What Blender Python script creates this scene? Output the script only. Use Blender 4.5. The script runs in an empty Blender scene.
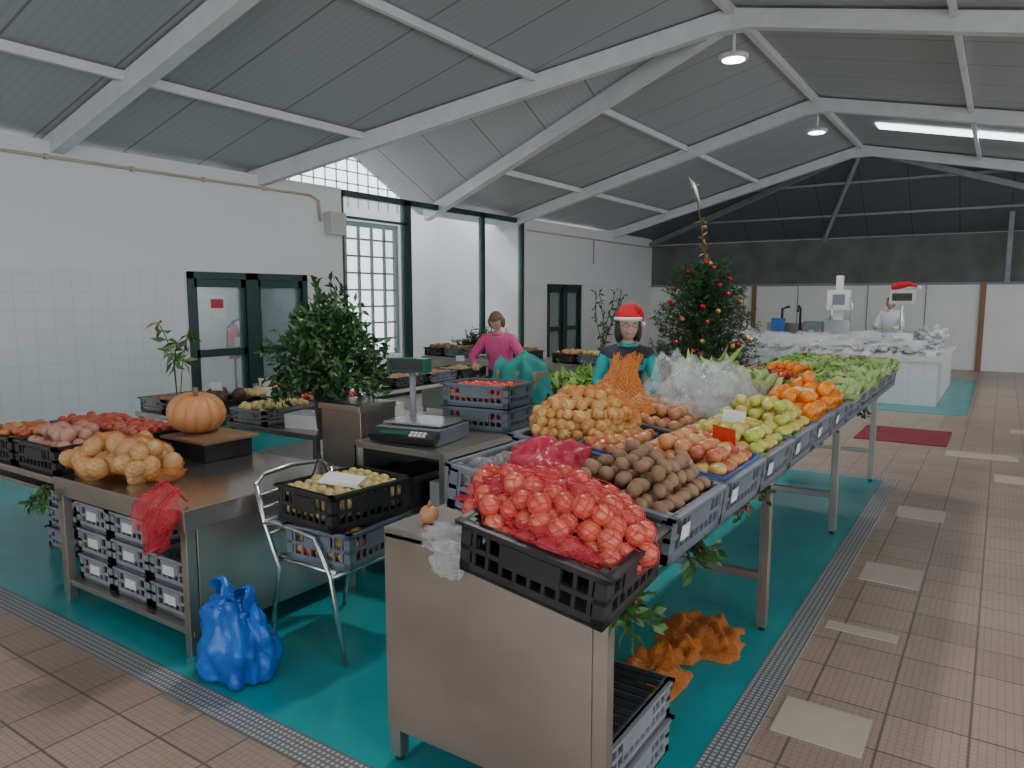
import bpy, bmesh, math, random
from mathutils import Vector, Matrix, Euler, noise
random.seed(7)
R=random.random
def U(a,b): return a+(b-a)*R()
D=bpy.data
# ---------------------------------------------------------------- materials
MATS={}
def newmat(name):
    m=D.materials.new(name); m.use_nodes=True
    nt=m.node_tree; b=nt.nodes['Principled BSDF']
    MATS[name]=m
    return m,nt,b
def L(nt,a,b): nt.links.new(a,b)
def ramp(nt,cols):
    r=nt.nodes.new('ShaderNodeValToRGB'); e=r.color_ramp.elements
    n=len(cols)
    while len(e)<n: e.new(0.5)
    for i,c in enumerate(cols):
        e[i].position=i/(n-1) if n>1 else 0
        e[i].color=(*c,1)
    return r
def pm(name,c1,c2=None,scale=4,rough=.5,metal=0,bump=0,bscale=40,stretch=(1,1,1),alpha=1,trans=0,emit=0,spec=None):
    m,nt,b=newmat(name)
    tc=nt.nodes.new('ShaderNodeTexCoord'); mp=nt.nodes.new('ShaderNodeMapping'); mp.inputs['Scale'].default_value=stretch
    L(nt,tc.outputs['Object'],mp.inputs[0])
    if c2 is None: c2=tuple(x*.85 for x in c1)
    nz=nt.nodes.new('ShaderNodeTexNoise'); nz.inputs['Scale'].default_value=scale; nz.inputs['Detail'].default_value=4
    L(nt,mp.outputs[0],nz.inputs['Vector'])
    r=ramp(nt,[c1,c2]); r.color_ramp.elements[0].position=.35; r.color_ramp.elements[1].position=.68
    L(nt,nz.outputs['Fac'],r.inputs[0]); L(nt,r.outputs[0],b.inputs['Base Color'])
    b.inputs['Roughness'].default_value=rough; b.inputs['Metallic'].default_value=metal
    if alpha<1: b.inputs['Alpha'].default_value=alpha
    if trans: b.inputs['Transmission Weight'].default_value=trans
    if spec is not None: b.inputs['Specular IOR Level'].default_value=spec
    if bump:
        n2=nt.nodes.new('ShaderNodeTexNoise'); n2.inputs['Scale'].default_value=bscale; L(nt,mp.outputs[0],n2.inputs['Vector'])
        bp=nt.nodes.new('ShaderNodeBump'); bp.inputs['Strength'].default_value=bump; bp.inputs['Distance'].default_value=.02
        L(nt,n2.outputs['Fac'],bp.inputs['Height']); L(nt,bp.outputs[0],b.inputs['Normal'])
    if emit:
        b.inputs['Emission Strength'].default_value=emit; L(nt,r.outputs[0],b.inputs['Emission Color'])
    return m
def fm(name,cols,rough=.4,nscale=18,mix=.35,bump=0,spec=.5):
    """produce: colour varies per fruit"""
    m,nt,b=newmat(name)
    g=nt.nodes.new('ShaderNodeNewGeometry'); r=ramp(nt,cols); L(nt,g.outputs['Random Per Island'],r.inputs[0])
    tc=nt.nodes.new('ShaderNodeTexCoord'); nz=nt.nodes.new('ShaderNodeTexNoise'); nz.inputs['Scale'].default_value=nscale
    L(nt,tc.outputs['Object'],nz.inputs['Vector'])
    r2=ramp(nt,cols[::-1]); r2.color_ramp.elements[0].position=.3; r2.color_ramp.elements[-1].position=.7; L(nt,nz.outputs['Fac'],r2.inputs[0])
    mx=nt.nodes.new('ShaderNodeMix'); mx.data_type='RGBA'; mx.inputs['Factor'].default_value=mix
    L(nt,r.outputs[0],mx.inputs['A']); L(nt,r2.outputs[0],mx.inputs['B']); L(nt,mx.outputs['Result'],b.inputs['Base Color'])
    b.inputs['Roughness'].default_value=rough; b.inputs['Specular IOR Level'].default_value=spec
    if bump:
        bp=nt.nodes.new('ShaderNodeBump'); bp.inputs['Strength'].default_value=bump; bp.inputs['Distance'].default_value=.005
        L(nt,nz.outputs['Fac'],bp.inputs['Height']); L(nt,bp.outputs[0],b.inputs['Normal'])
    return m
def tilemat(name,c1,c2,grout,size,axes,fine=None,above=None,rough=.4,gw=.012,bumpd=.002,var=.5):
    m,nt,b=newmat(name)
    g=nt.nodes.new('ShaderNodeNewGeometry'); sp=nt.nodes.new('ShaderNodeSeparateXYZ'); L(nt,g.outputs['Position'],sp.inputs[0])
    cb=nt.nodes.new('ShaderNodeCombineXYZ'); L(nt,sp.outputs[axes[0]],cb.inputs[0]); L(nt,sp.outputs[axes[1]],cb.inputs[1])
    br=nt.nodes.new('ShaderNodeTexBrick'); br.offset=0; br.squash=1
    br.inputs['Scale'].default_value=1; br.inputs['Brick Width'].default_value=size[0]; br.inputs['Row Height'].default_value=size[1]
    br.inputs['Mortar Size'].default_value=gw/2; br.inputs['Mortar Smooth'].default_value=.1
    br.inputs['Color1'].default_value=(*c1,1); br.inputs['Color2'].default_value=(*c2,1); br.inputs['Mortar'].default_value=(*grout,1)
    br.inputs['Bias'].default_value=-.3
    L(nt,cb.outputs[0],br.inputs['Vector'])
    col=br.outputs['Color']
    if fine:
        b2=nt.nodes.new('ShaderNodeTexBrick'); b2.offset=0
        b2.inputs['Scale'].default_value=1; b2.inputs['Brick Width'].default_value=fine; b2.inputs['Row Height'].default_value=fine
        b2.inputs['Mortar Size'].default_value=fine*.09; b2.inputs['Mortar Smooth'].default_value=.6
        b2.inputs['Color1'].default_value=(1,1,1,1); b2.inputs['Color2'].default_value=(.93,.93,.93,1); b2.inputs['Mortar'].default_value=(.70,.68,.66,1)
        L(nt,cb.outputs[0],b2.inputs['Vector'])
        mx=nt.nodes.new('ShaderNodeMix'); mx.data_type='RGBA'; mx.blend_type='MULTIPLY'; mx.inputs['Factor'].default_value=1
        L(nt,col,mx.inputs['A']); L(nt,b2.outputs['Color'],mx.inputs['B']); col=mx.outputs['Result']
    nz=nt.nodes.new('ShaderNodeTexNoise'); nz.inputs['Scale'].default_value=.9; nz.inputs['Detail'].default_value=5; L(nt,g.outputs['Position'],nz.inputs['Vector'])
    rr=ramp(nt,[(1,1,1),(1-.3*var,1-.33*var,1-.36*var)]); rr.color_ramp.elements[0].position=.4; rr.color_ramp.elements[1].position=.7; L(nt,nz.outputs['Fac'],rr.inputs[0])
    m2=nt.nodes.new('ShaderNodeMix'); m2.data_type='RGBA'; m2.blend_type='MULTIPLY'; m2.inputs['Factor'].default_value=1
    L(nt,col,m2.inputs['A']); L(nt,rr.outputs[0],m2.inputs['B']); col=m2.outputs['Result']
    if above:
        gt=nt.nodes.new('ShaderNodeMath'); gt.operation='GREATER_THAN'; gt.inputs[1].default_value=above[0]; L(nt,sp.outputs[2],gt.inputs[0])
        m3=nt.nodes.new('ShaderNodeMix'); m3.data_type='RGBA'; L(nt,gt.outputs[0],m3.inputs['Factor']); L(nt,col,m3.inputs['A']); m3.inputs['B'].default_value=(*above[1],1)
        col=m3.outputs['Result']
    L(nt,col,b.inputs['Base Color']); b.inputs['Roughness'].default_value=rough
    if not above:
        bp=nt.nodes.new('ShaderNodeBump'); bp.inputs['Strength'].default_value=.4; bp.inputs['Distance'].default_value=bumpd; bp.invert=True
        L(nt,br.outputs['Fac'],bp.inputs['Height']); L(nt,bp.outputs[0],b.inputs['Normal'])
    return m
def roofmat(name,c,axis,dark=.75):
    m,nt,b=newmat(name)
    g=nt.nodes.new('ShaderNodeNewGeometry'); sp=nt.nodes.new('ShaderNodeSeparateXYZ'); L(nt,g.outputs['Position'],sp.inputs[0])
    def saw(per,w):
        d=nt.nodes.new('ShaderNodeMath'); d.operation='DIVIDE'; d.inputs[1].default_value=per; L(nt,sp.outputs[axis],d.inputs[0])
        f=nt.nodes.new('ShaderNodeMath'); f.operation='FRACT'; L(nt,d.outputs[0],f.inputs[0])
        l=nt.nodes.new('ShaderNodeMath'); l.operation='LESS_THAN'; l.inputs[1].default_value=w; L(nt,f.outputs[0],l.inputs[0]); return l.outputs[0]
    a=saw(.10,.3); s=saw(1.0,.025)
    m1=nt.nodes.new('ShaderNodeMix'); m1.data_type='RGBA'; m1.inputs['A'].default_value=(*c,1); m1.inputs['B'].default_value=(*[x*.93 for x in c],1); L(nt,a,m1.inputs['Factor'])
    m2=nt.nodes.new('ShaderNodeMix'); m2.data_type='RGBA'; L(nt,m1.outputs['Result'],m2.inputs['A']); m2.inputs['B'].default_value=(*[x*.45 for x in c],1); L(nt,s,m2.inputs['Factor'])
    L(nt,m2.outputs['Result'],b.inputs['Base Color']); b.inputs['Roughness'].default_value=.45
    return m
tilemat('floor_tile',(.47,.355,.27),(.37,.28,.21),(.22,.165,.125),(.30,.30),(0,1),fine=.030,rough=.34)
tilemat('wall_tile',(.78,.78,.77),(.75,.76,.75),(.64,.64,.63),(.2,.2),(1,2),above=(2.07,(.78,.78,.77)),rough=.35,gw=.006,var=.2)
tilemat('wall_tile_x',(.80,.80,.79),(.77,.78,.77),(.60,.60,.59),(.2,.2),(0,2),rough=.35,gw=.006,var=.2)
tilemat('drain_grate',(.50,.50,.50),(.43,.43,.43),(.15,.15,.15),(.025,.025),(0,1),rough=.4,gw=.010,var=.2)
pm('teal_paint',(.012,.37,.39),(.01,.28,.305),scale=1.5,rough=.26,bump=.04,bscale=8)
roofmat('roof_sheet',(.40,.41,.425),1)
roofmat('roof_sheet_x',(.58,.59,.60),0)
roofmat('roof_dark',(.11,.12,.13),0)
pm('steel_paint_white',(.74,.74,.74),(.66,.66,.66),rough=.45)
pm('plaster',(.84,.84,.83),(.80,.80,.79),scale=1.2,rough=.8)
pm('white_panel',(.84,.84,.80),(.77,.77,.74),scale=1,rough=.5)
pm('concrete_dark',(.16,.155,.15),(.11,.11,.11),scale=2,rough=.9)
pm('wood_brown',(.30,.17,.09),(.22,.12,.06),scale=6,stretch=(1,1,.1),rough=.6)
pm('green_frame',(.006,.05,.038),(.004,.035,.027),rough=.35)
pm('conduit',(.55,.45,.33),(.5,.4,.3),rough=.5)
pm('box_plastic',(.62,.60,.55),rough=.5)
pm('glass',(.75,.85,.87),alpha=.22,rough=.04)
pm('sky_panel',(.9,.95,1),(.9,.95,1),emit=5)  # glow put into the sheet in place of daylight; roof above stays closed
pm('lamp_glow',(1,.98,.94),(1,.98,.94),emit=14)
pm('steel',(.53,.48,.43),(.43,.385,.34),scale=2.2,stretch=(1,1,1.6),rough=.32,metal=.9,bump=.02,bscale=6)
pm('steel_dark',(.55,.50,.45),(.45,.40,.355),scale=3,rough=.22,metal=.9)
pm('alu',(.72,.72,.71),(.62,.62,.62),rough=.25,metal=.95)
pm('black_plastic',(.02,.02,.023),(.035,.035,.035),rough=.42)
pm('grey_plastic',(.17,.195,.23),(.13,.155,.185),rough=.45)
pm('ltgrey_plastic',(.29,.30,.32),(.22,.23,.25),rough=.5)
pm('blue_liner',(.05,.16,.55),(.03,.10,.4),rough=.5)
pm('white_plastic',(.78,.78,.77),(.7,.7,.7),rough=.4)
pm('paper_white',(.85,.85,.82),rough=.8)
pm('cardboard',(.42,.28,.16),(.36,.24,.13),rough=.85)
pm('teal_cloth',(.02,.26,.23),(.015,.18,.17),rough=.8,scale=10)
pm('red_mat',(.30,.03,.05),(.22,.02,.04),rough=.9)
pm('floor_patch',(.60,.51,.42),(.53,.45,.36),rough=.45)
fm('potato',[(.34,.20,.10),(.25,.14,.07),(.42,.27,.14)],rough=.75,bump=.3)
fm('kiwi',[(.25,.14,.075),(.35,.21,.12),(.17,.10,.05)],rough=.8,bump=.3)
fm('yellow_potato',[(.66,.42,.14),(.56,.32,.10),(.70,.48,.19)],rough=.55)
fm('persimmon',[(.66,.42,.20),(.58,.35,.15),(.72,.50,.26)],rough=.4)
fm('apple_red',[(.50,.04,.04),(.55,.10,.06),(.55,.22,.12)],rough=.3)
fm('apple_mixed',[(.55,.05,.04),(.70,.36,.12),(.48,.06,.05),(.66,.52,.16),(.6,.14,.07)],rough=.3,nscale=25,mix=.3)
fm('apple_green',[(.56,.55,.10),(.68,.60,.16),(.45,.50,.08),(.66,.34,.12),(.60,.56,.14)],rough=.28,mix=.15)
fm('orange',[(.92,.30,.015),(.80,.19,.01),(.95,.38,.03)],rough=.38,bump=.1,nscale=90,mix=.1)
fm('onion',[(.50,.22,.10),(.60,.30,.14),(.42,.15,.08)],rough=.4)
fm('net_apple',[(.66,.08,.05),(.76,.18,.09),(.58,.10,.07),(.80,.30,.15)],rough=.30)
fm('pear',[(.55,.42,.16),(.62,.5,.2),(.5,.38,.15)],rough=.4)
fm('pink_veg',[(.52,.25,.18),(.58,.31,.22),(.47,.21,.15)],rough=.45)
fm('dark_fruit',[(.10,.03,.03),(.06,.02,.03),(.16,.04,.03)],rough=.4)
fm('tomato',[(.65,.04,.02),(.70,.07,.03),(.6,.03,.02)],rough=.25)
fm('squash_dark',[(.07,.03,.015),(.10,.05,.02),(.05,.03,.02)],rough=.5)
fm('pumpkin',[(.64,.28,.11),(.64,.28,.11)],rough=.45,nscale=6)
fm('lettuce',[(.20,.38,.06),(.30,.48,.10),(.14,.30,.04)],rough=.5,nscale=8,mix=.5)
fm('cabbage',[(.48,.62,.24),(.40,.56,.18),(.56,.68,.34)],rough=.5,nscale=8,mix=.5)
fm('darkleaf',[(.02,.07,.015),(.03,.10,.025),(.015,.05,.015),(.06,.14,.035)],rough=.4,nscale=8,mix=.2)
fm('holly',[(.03,.10,.02),(.05,.15,.03),(.09,.20,.05)],rough=.35,nscale=8,mix=.2)
fm('fir',[(.015,.05,.02),(.025,.075,.025),(.04,.09,.03)],rough=.6,nscale=8,mix=.2)
fm('dryleaf',[(.35,.20,.10),(.28,.15,.07),(.4,.28,.14)],rough=.7)
pm('bark',(.10,.06,.035),(.07,.04,.025),rough=.9)
pm('red_net',(.75,.03,.06),(.62,.02,.04),rough=.5)
pm('red_film',(.75,.06,.09),(.6,.03,.05),rough=.35,alpha=.42,bump=.3,bscale=30)
pm('pink_film',(.75,.05,.10),(.6,.03,.07),rough=.3,alpha=.7,bump=.4,bscale=25)
pm('orange_net',(.85,.27,.03),(.75,.2,.02),rough=.5)
pm('orange_film',(.85,.32,.06),(.75,.24,.04),rough=.5,alpha=.32)
pm('orange_mesh',(.80,.26,.04),(.62,.17,.025),scale=30,rough=.6,alpha=.72,bump=.8,bscale=120)
pm('clear_film',(.88,.90,.91),(.80,.82,.84),rough=.10,alpha=.22,bump=.6,bscale=18)
pm('blue_bag',(.01,.16,.60),(.005,.09,.45),scale=6,rough=.28,bump=.5,bscale=14)
pm('skin',(.62,.36,.26),(.57,.32,.23),rough=.5)
pm('lip',(.5,.08,.08),rough=.4)
pm('eye_white',(.8,.8,.8),rough=.2)
pm('hair_dark',(.03,.018,.012),(.05,.03,.02),rough=.6,stretch=(1,1,.1),scale=60)
pm('hair_blond',(.22,.12,.055),(.12,.065,.03),rough=.6,stretch=(1,1,.1),scale=60)
pm('vest_dark',(.025,.03,.035),(.04,.045,.05),rough=.8)
pm('sweater_teal',(.02,.42,.42),(.015,.32,.33),rough=.8)
pm('jacket_pink',(.80,.10,.30),(.66,.07,.23),rough=.75)
pm('coat_white',(.78,.80,.82),(.70,.72,.75),rough=.8)
pm('trousers',(.04,.045,.07),rough=.85)
pm('shoe',(.02,.02,.02),rough=.5)
pm('hat_red',(.65,.015,.02),(.55,.01,.015),rough=.85)
pm('fur_white',(.85,.85,.85),rough=1,bump=.6,bscale=90)
pm('bauble',(.65,.02,.03),rough=.15,metal=.4)
pm('gold',(.8,.5,.12),rough=.3,metal=.8)
pm('tinsel',(.8,.78,.7),rough=.3,metal=.6)
pm('scale_body',(.22,.25,.29),(.17,.20,.24),rough=.4)
pm('screen_green',(.02,.12,.08),rough=.2)
pm('ice',(.86,.88,.90),(.60,.63,.66),scale=14,rough=.35,bump=.8,bscale=30)
fm('fish',[(.30,.33,.37),(.55,.57,.6),(.45,.33,.31)],rough=.25)
pm('terracotta',(.35,.15,.08),rough=.8)
pm('poster_red',(.6,.05,.08),rough=.6)
# ---------------------------------------------------------------- mesh builder
class MB:
    def __init__(s): s.v=[];s.f=[];s.m=[];s.s=[];s.mn=[]
    def mi(s,n):
        if n not in s.mn: s.mn.append(n)
        return s.mn.index(n)
    def add(s,vs,fs,mat,smooth=False,M=None):
        o=len(s.v)
        if M is not None: vs=[M@Vector(p) for p in vs]
        s.v.extend([tuple(p) for p in vs]); k=s.mi(mat)
        for f in fs: s.f.append(tuple(o+i for i in f)); s.m.append(k); s.s.append(smooth)
    def box(s,c,d,mat,M=None,rot=None):
        x,y,z=[q/2 for q in d]
        vs=[Vector(p) for p in [(-x,-y,-z),(x,-y,-z),(x,y,-z),(-x,y,-z),(-x,-y,z),(x,-y,z),(x,y,z),(-x,y,z)]]
        if rot: 
            E=Euler(rot).to_matrix(); vs=[E@p for p in vs]
        vs=[p+Vector(c) for p in vs]
        s.add(vs,[(0,3,2,1),(4,5,6,7),(0,1,5,4),(1,2,6,5),(2,3,7,6),(3,0,4,7)],mat,False,M)
    def bx(s,x0,x1,y0,y1,z0,z1,mat,M=None): s.box(((x0+x1)/2,(y0+y1)/2,(z0+z1)/2),(x1-x0,y1-y0,z1-z0),mat,M)
    def tube(s,pts,r,mat,n=8,M=None,cap=True):
        pts=[Vector(p) for p in pts]; N=len(pts)
        rs=r if isinstance(r,(list,tuple)) else [r]*N
        vs=[];fs=[]
        t=(pts[1]-pts[0]).normalized(); a=Vector((0,0,1)) if abs(t.z)<.9 else Vector((1,0,0))
        u=t.cross(a).normalized()
        for i in range(N):
            if 0<i<N-1: t=(pts[i+1]-pts[i-1])
            elif i==0: t=pts[1]-pts[0]
            else: t=pts[-1]-pts[-2]
            if t.length<1e-9: t=Vector((0,0,1))
            t.normalize(); u=(u-t*u.dot(t)); 
            if u.length<1e-6: u=t.orthogonal()
            u.normalize(); w=t.cross(u)
            for k in range(n):
                an=2*math.pi*k/n; vs.append(pts[i]+(u*math.cos(an)+w*math.sin(an))*rs[i])
        for i in range(N-1):
            for k in range(n):
                fs.append((i*n+k,i*n+(k+1)%n,(i+1)*n+(k+1)%n,(i+1)*n+k))
        if cap: fs.append(tuple(range(n-1,-1,-1))); fs.append(tuple((N-1)*n+k for k in range(n)))
        s.add(vs,fs,mat,n>4,M)
    def ball(s,c,r,mat,seg=10,ring=7,M=None,rot=None,fn=None):
        if not isinstance(r,(list,tuple)): r=(r,r,r)
        vs=[Vector((0,0,1))]
        for i in range(1,ring):
            th=math.pi*i/ring
            for k in range(seg):
                ph=2*math.pi*k/seg; vs.append(Vector((math.sin(th)*math.cos(ph),math.sin(th)*math.sin(ph),math.cos(th))))
        vs.append(Vector((0,0,-1)))
        if fn: vs=[fn(p) for p in vs]
        vs=[Vector((p.x*r[0],p.y*r[1],p.z*r[2])) for p in vs]
        if rot: E=Euler(rot).to_matrix(); vs=[E@p for p in vs]
        vs=[p+Vector(c) for p in vs]
        fs=[(0,1+k,1+(k+1)%seg) for k in range(seg)]
        for i in range(ring-2):
            for k in range(seg):
                a=1+i*seg; fs.append((a+k,a+seg+k,a+seg+(k+1)%seg,a+(k+1)%seg))
        a=1+(ring-2)*seg; e=len(vs)-1
        fs+=[(e,a+(k+1)%seg,a+k) for k in range(seg)]
        s.add(vs,fs,mat,True,M)
    def grid(s,P,mat,smooth=True,M=None,closeu=False):
        nu=len(P);nv=len(P[0]); vs=[p for row in P for p in row]; fs=[]
        for i in range(nu if closeu else nu-1):
            for j in range(nv-1):
                i2=(i+1)%nu; fs.append((i*nv+j,i2*nv+j,i2*nv+j+1,i*nv+j+1))
        s.add(vs,fs,mat,smooth,M)
    def obj(s,name,bevel=0,loc=None):
        me=D.meshes.new(name); me.from_pydata(s.v,[],s.f)
        for n in s.mn: me.materials.append(MATS[n])
        me.polygons.foreach_set('material_index',s.m); me.polygons.foreach_set('use_smooth',s.s); me.update()
        o=D.objects.new(name,me); bpy.context.scene.collection.objects.link(o)
        if loc is None and s.v:
            xs=[p[0] for p in s.v];ys=[p[1] for p in s.v];zs=[p[2] for p in s.v]
            c=Vector(((min(xs)+max(xs))/2,(min(ys)+max(ys))/2,min(zs)))
            me.transform(Matrix.Translation(-c)); o.location=c
        if bevel:
            b=o.modifiers.new('b','BEVEL'); b.width=bevel; b.segments=2; b.limit_method='ANGLE'
        return o
def T(x,y,z,rz=0,rx=0,ry=0,s=1): return Matrix.Translation((x,y,z))@Euler((rx,ry,rz)).to_matrix().to_4x4()@Matrix.Scale(s,4)
# ---------------------------------------------------------------- room
def ob(name,fn,bevel=0):
    m=MB(); fn(m); return m.obj(name,bevel)
XL=-8.8; YB=20.7
def f(m):
    m.bx(-13,8,-7,22,-.1,0,'floor_tile')
o=ob('floor',f)
def f(m): m.bx(XL,-.85,1.83,7.66,0,.006,'teal_paint')
ob('floor_painted_area',f)
def f(m): m.bx(-5.5,-.35,12.6,18.3,0,.006,'teal_paint')
ob('floor_painted_area',f)
def f(m):
    m.bx(XL,-.72,1.70,1.83,0,.008,'drain_grate'); m.bx(-.85,-.72,1.83,7.66,0,.008,'drain_grate'); m.bx(XL,-.72,7.66,7.79,0,.008,'drain_grate')
ob('floor_drain',f)
def f(m):
    for (x,y,sx,sy) in [(-.51,3.06,.34,.30),(-.48,5.05,.33,.36),(-.45,6.65,.34,.34),(-.51,4.08,.34,.10),(.2,8.4,.34,.34),(-.1,9.5,.68,.34),(.35,11.5,.34,.34)]:
        m.bx(x-sx/2,x+sx/2,y-sy/2,y+sy/2,0,.004,'floor_patch')
ob('floor_repair_tiles',f)
def f(m): m.bx(-1.45,-.45,9.85,10.95,0,.012,'red_mat')
ob('floor_mat',f)
def f(m):
    t=.2;x0=XL-t
    for (a,b,z0,z1) in [(-7,5.62,0,3.45),(5.62,7.59,2.08,3.45),(7.59,8.34,0,3.45),(13.7,14.66,0,3.45),(14.66,16.3,2.05,3.45),(16.3,YB,0,3.45)]:
        m.bx(x0,XL,a,b,z0,z1,'wall_tile')
ob('wall_left',f)
def f(m):
    m.bx(-9.0,7,YB,YB+.2,0,2.08,'white_panel')
    m.bx(-9.0,7,YB,YB+.2,2.08,3.25,'concrete_dark')
    for x in [-7.4,-4.6,-2.9,-1.6,.6,1.9]: m.bx(x-.012,x+.012,YB-.012,YB,0,2.08,'ltgrey_plastic')
    for x in (-5.75,-.42): m.bx(x-.06,x+.06,YB-.05,YB,0,2.1,'wood_brown')
    m.bx(-9,7,YB-.02,YB,2.04,2.1,'ltgrey_plastic')
ob('wall_back',f)
# roof
ZR=5.1;XR=-2.85;SL=.26;SR=.215
def zl(x): return ZR-SL*(XR-x)
def zr(x): return ZR-SR*(x-XR)
XE=-9.6
E=lambda y:(XE,y,zl(XE)); Rg=lambda y:(XR,y,ZR)
def f(m):
    m.add([Rg(-7),E(-7),E(6.6),Rg(8.9)],[(0,1,2,3)],'roof_sheet')
    m.add([Rg(8.9),E(11.1),E(18.2),Rg(18.2)],[(0,1,2,3)],'roof_sheet')
    Dp=(XE,8.9,4.4)
    m.add([Rg(8.9),E(6.6),Dp,E(11.1)],[(0,1,2),(0,2,3)],'roof_sheet_x')
    xe=7.2
    m.add([Rg(-7),Rg(18.2),(xe,18.2,zr(xe)),(xe,-7,zr(xe))],[(0,1,2,3)],'roof_sheet')
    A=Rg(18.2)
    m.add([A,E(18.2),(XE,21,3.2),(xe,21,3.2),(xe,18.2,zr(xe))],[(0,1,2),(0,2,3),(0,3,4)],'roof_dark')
ob('ceiling',f)
def beam(m,a,b,w,d,mat='steel_paint_white'):
    a=Vector(a);b=Vector(b);t=(b-a).normalized();s=t.cross(Vector((0,0,1))).normalized()*w/2;u=s.cross(t).normalized()*d/2
    vs=[p+q for p in (a,b) for q in (-s-u,s-u,s+u,-s+u)]
    m.add(vs,[(0,3,2,1),(4,5,6,7),(0,1,5,4),(1,2,6,5),(2,3,7,6),(3,0,4,7)],mat)
def f(m):
    off=.13
    for y in (-.6,4.15,8.9,13.5,18.15):
        if y!=8.9: beam(m,(XR,y,ZR-off),(-9.3,y,zl(-9.3)-off),.14,.2)
        beam(m,(XR,y,ZR-off),(7,y,zr(7)-off),.14,.2)
        m.box((XR,y,ZR-.2),(.7,.15,.16),'steel_paint_white')
    beam(m,(XR,8.9,ZR-off),(-9.3,6.68,zl(-9.3)-off),.14,.22)
    beam(m,(XR,8.9,ZR-off),(-9.3,11.0,zl(-9.3)-off),.14,.2)
ob('roof_frame',f)
def f(m):
    for x in (-7.28,-5.06):
        z=zl(x)-.06
        k=(XR-x)/(XR-XE)
        y1=8.9-2.3*k; y2=8.9+2.2*k
        beam(m,(x,-7,z),(x,y1,z),.06,.09); beam(m,(x,y2,z),(x,18.2,z),.06,.09)
    for x in (-.6,1.6,3.8,6): beam(m,(x,-7,zr(x)-.06),(x,18.2,zr(x)-.06),.06,.09)
    beam(m,(XR,-7,ZR-.06),(XR,18.2,ZR-.06),.08,.1)
    for (y,z) in ((19.0,4.5),(19.9,3.85)):
        beam(m,(-7,y,z-.1),(5,y,z-.1),.05,.05,'ltgrey_plastic')
    beam(m,(XR,18.2,ZR-.12),(-9,20.6,3.2),.1,.12,'ltgrey_plastic'); beam(m,(XR,18.2,ZR-.12),(3.2,20.6,3.2),.1,.12,'ltgrey_plastic')
    beam(m,(XR,18.2,ZR-.12),(-4,20.6,3.22),.08,.1,'ltgrey_plastic')
    m.bx(-.02,.08,20.3,20.4,2.08,4.3,'ltgrey_plastic')
ob('roof_purlins',f)
def f(m):
    for (x0,x1,y0,y1) in [(-2.2,4.5,15.4,15.95),(-1.0,5,1,2)]:
        m.add([(x0,y0,zr(x0)-.02),(x1,y0,zr(x1)-.02),(x1,y1,zr(x1)-.02),(x0,y1,zr(x0)-.02)],[(0,1,2,3)],'sky_panel')
ob('skylight',f)
def f(m):
    x=XE+.05
    for i in range(14):
        y=7.2+i*.25; 
        top=3.4+ (1.0*(1-abs(y-8.9)/2.25)); 
        m.bx(x-.01,x+.01,y-.012,y+.012,3.3,top,'steel_paint_white')
    for z in (3.5,3.7,3.9,4.1): 
        h=2.25*(1-(z-3.4)/1.0); m.bx(x-.01,x+.01,8.9-h,8.9+h,z-.01,z+.01,'steel_paint_white')
ob('window_gable',f)
def f(m):
    for y in (-6.9,-.6,4.15,8.9,13.5,18.1): m.bx(6.8,7.0,y-.12,y+.12,0,2.95,'steel_paint_white')
    m.bx(6.8,7,-7,YB,2.55,2.9,'plaster')
    m.bx(6.8,7,-7,YB,0,.5,'plaster')
ob('wall_right',f)
def f(m):
    m.bx(-9,-6,-7,-6.8,0,4.0,'plaster'); m.bx(5.5,7,-7,-6.8,0,3.0,'plaster'); m.bx(-2.2,-1.9,-7,-6.8,0,3.4,'plaster'); m.bx(-6,5.5,-7,-6.8,3.1,3.5,'plaster')
ob('wall_front',f)
def f(m):
    m.bx(-13,-9.0,13.7,13.9,0,3.9,'plaster')
    m.bx(-13,-9.0,8.1,8.3,0,3.3,'plaster')
    m.bx(-11.4,-11.2,8.3,10.4,0,3.9,'plaster'); m.bx(-11.4,-11.2,12.3,13.7,0,3.9,'plaster'); m.bx(-11.4,-11.2,10.4,12.3,3.3,3.9,'plaster')
    m.bx(-11.4,-11.2,10.4,12.3,0,.5,'plaster')
ob('wall_vestibule',f)
def f(m):
    x0,x1=-11.33,-11.27
    for i in range(6): y=10.4+1.9*i/5; m.bx(x0,x1,y-.022,y+.022,.5,3.3,'green_frame')
    for i in range(9): z=.5+2.8*i/8; m.bx(x0,x1,10.4,12.3,z-.02,z+.02,'green_frame')
    m.bx(x0,x1+.03,10.4,12.3,3.2,3.3,'green_frame'); m.bx(x0,x1+.03,10.35,10.45,.5,3.3,'green_frame'); m.bx(x0,x1+.03,12.22,12.32,.5,3.3,'green_frame')
ob('window_1',f)
def f(m):
    x0,x1=XL-.12,XL-.02
    for y,w in ((8.36,.045),(9.92,.09),(12.2,.045),(13.66,.045)): m.bx(x0,x1,y-w,y+w,0,3.42,'green_frame')
    m.bx(x0,x1,8.34,13.7,3.34,3.44,'green_frame'); m.bx(x0,x1,8.34,9.92,3.0,3.04,'green_frame')
    m.bx(x0,x1,8.34,13.7,0,.12,'green_frame')
    m.bx(XL-.075,XL-.065,8.34,13.7,.1,3.34,'glass')
ob('window_2',f)
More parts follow.
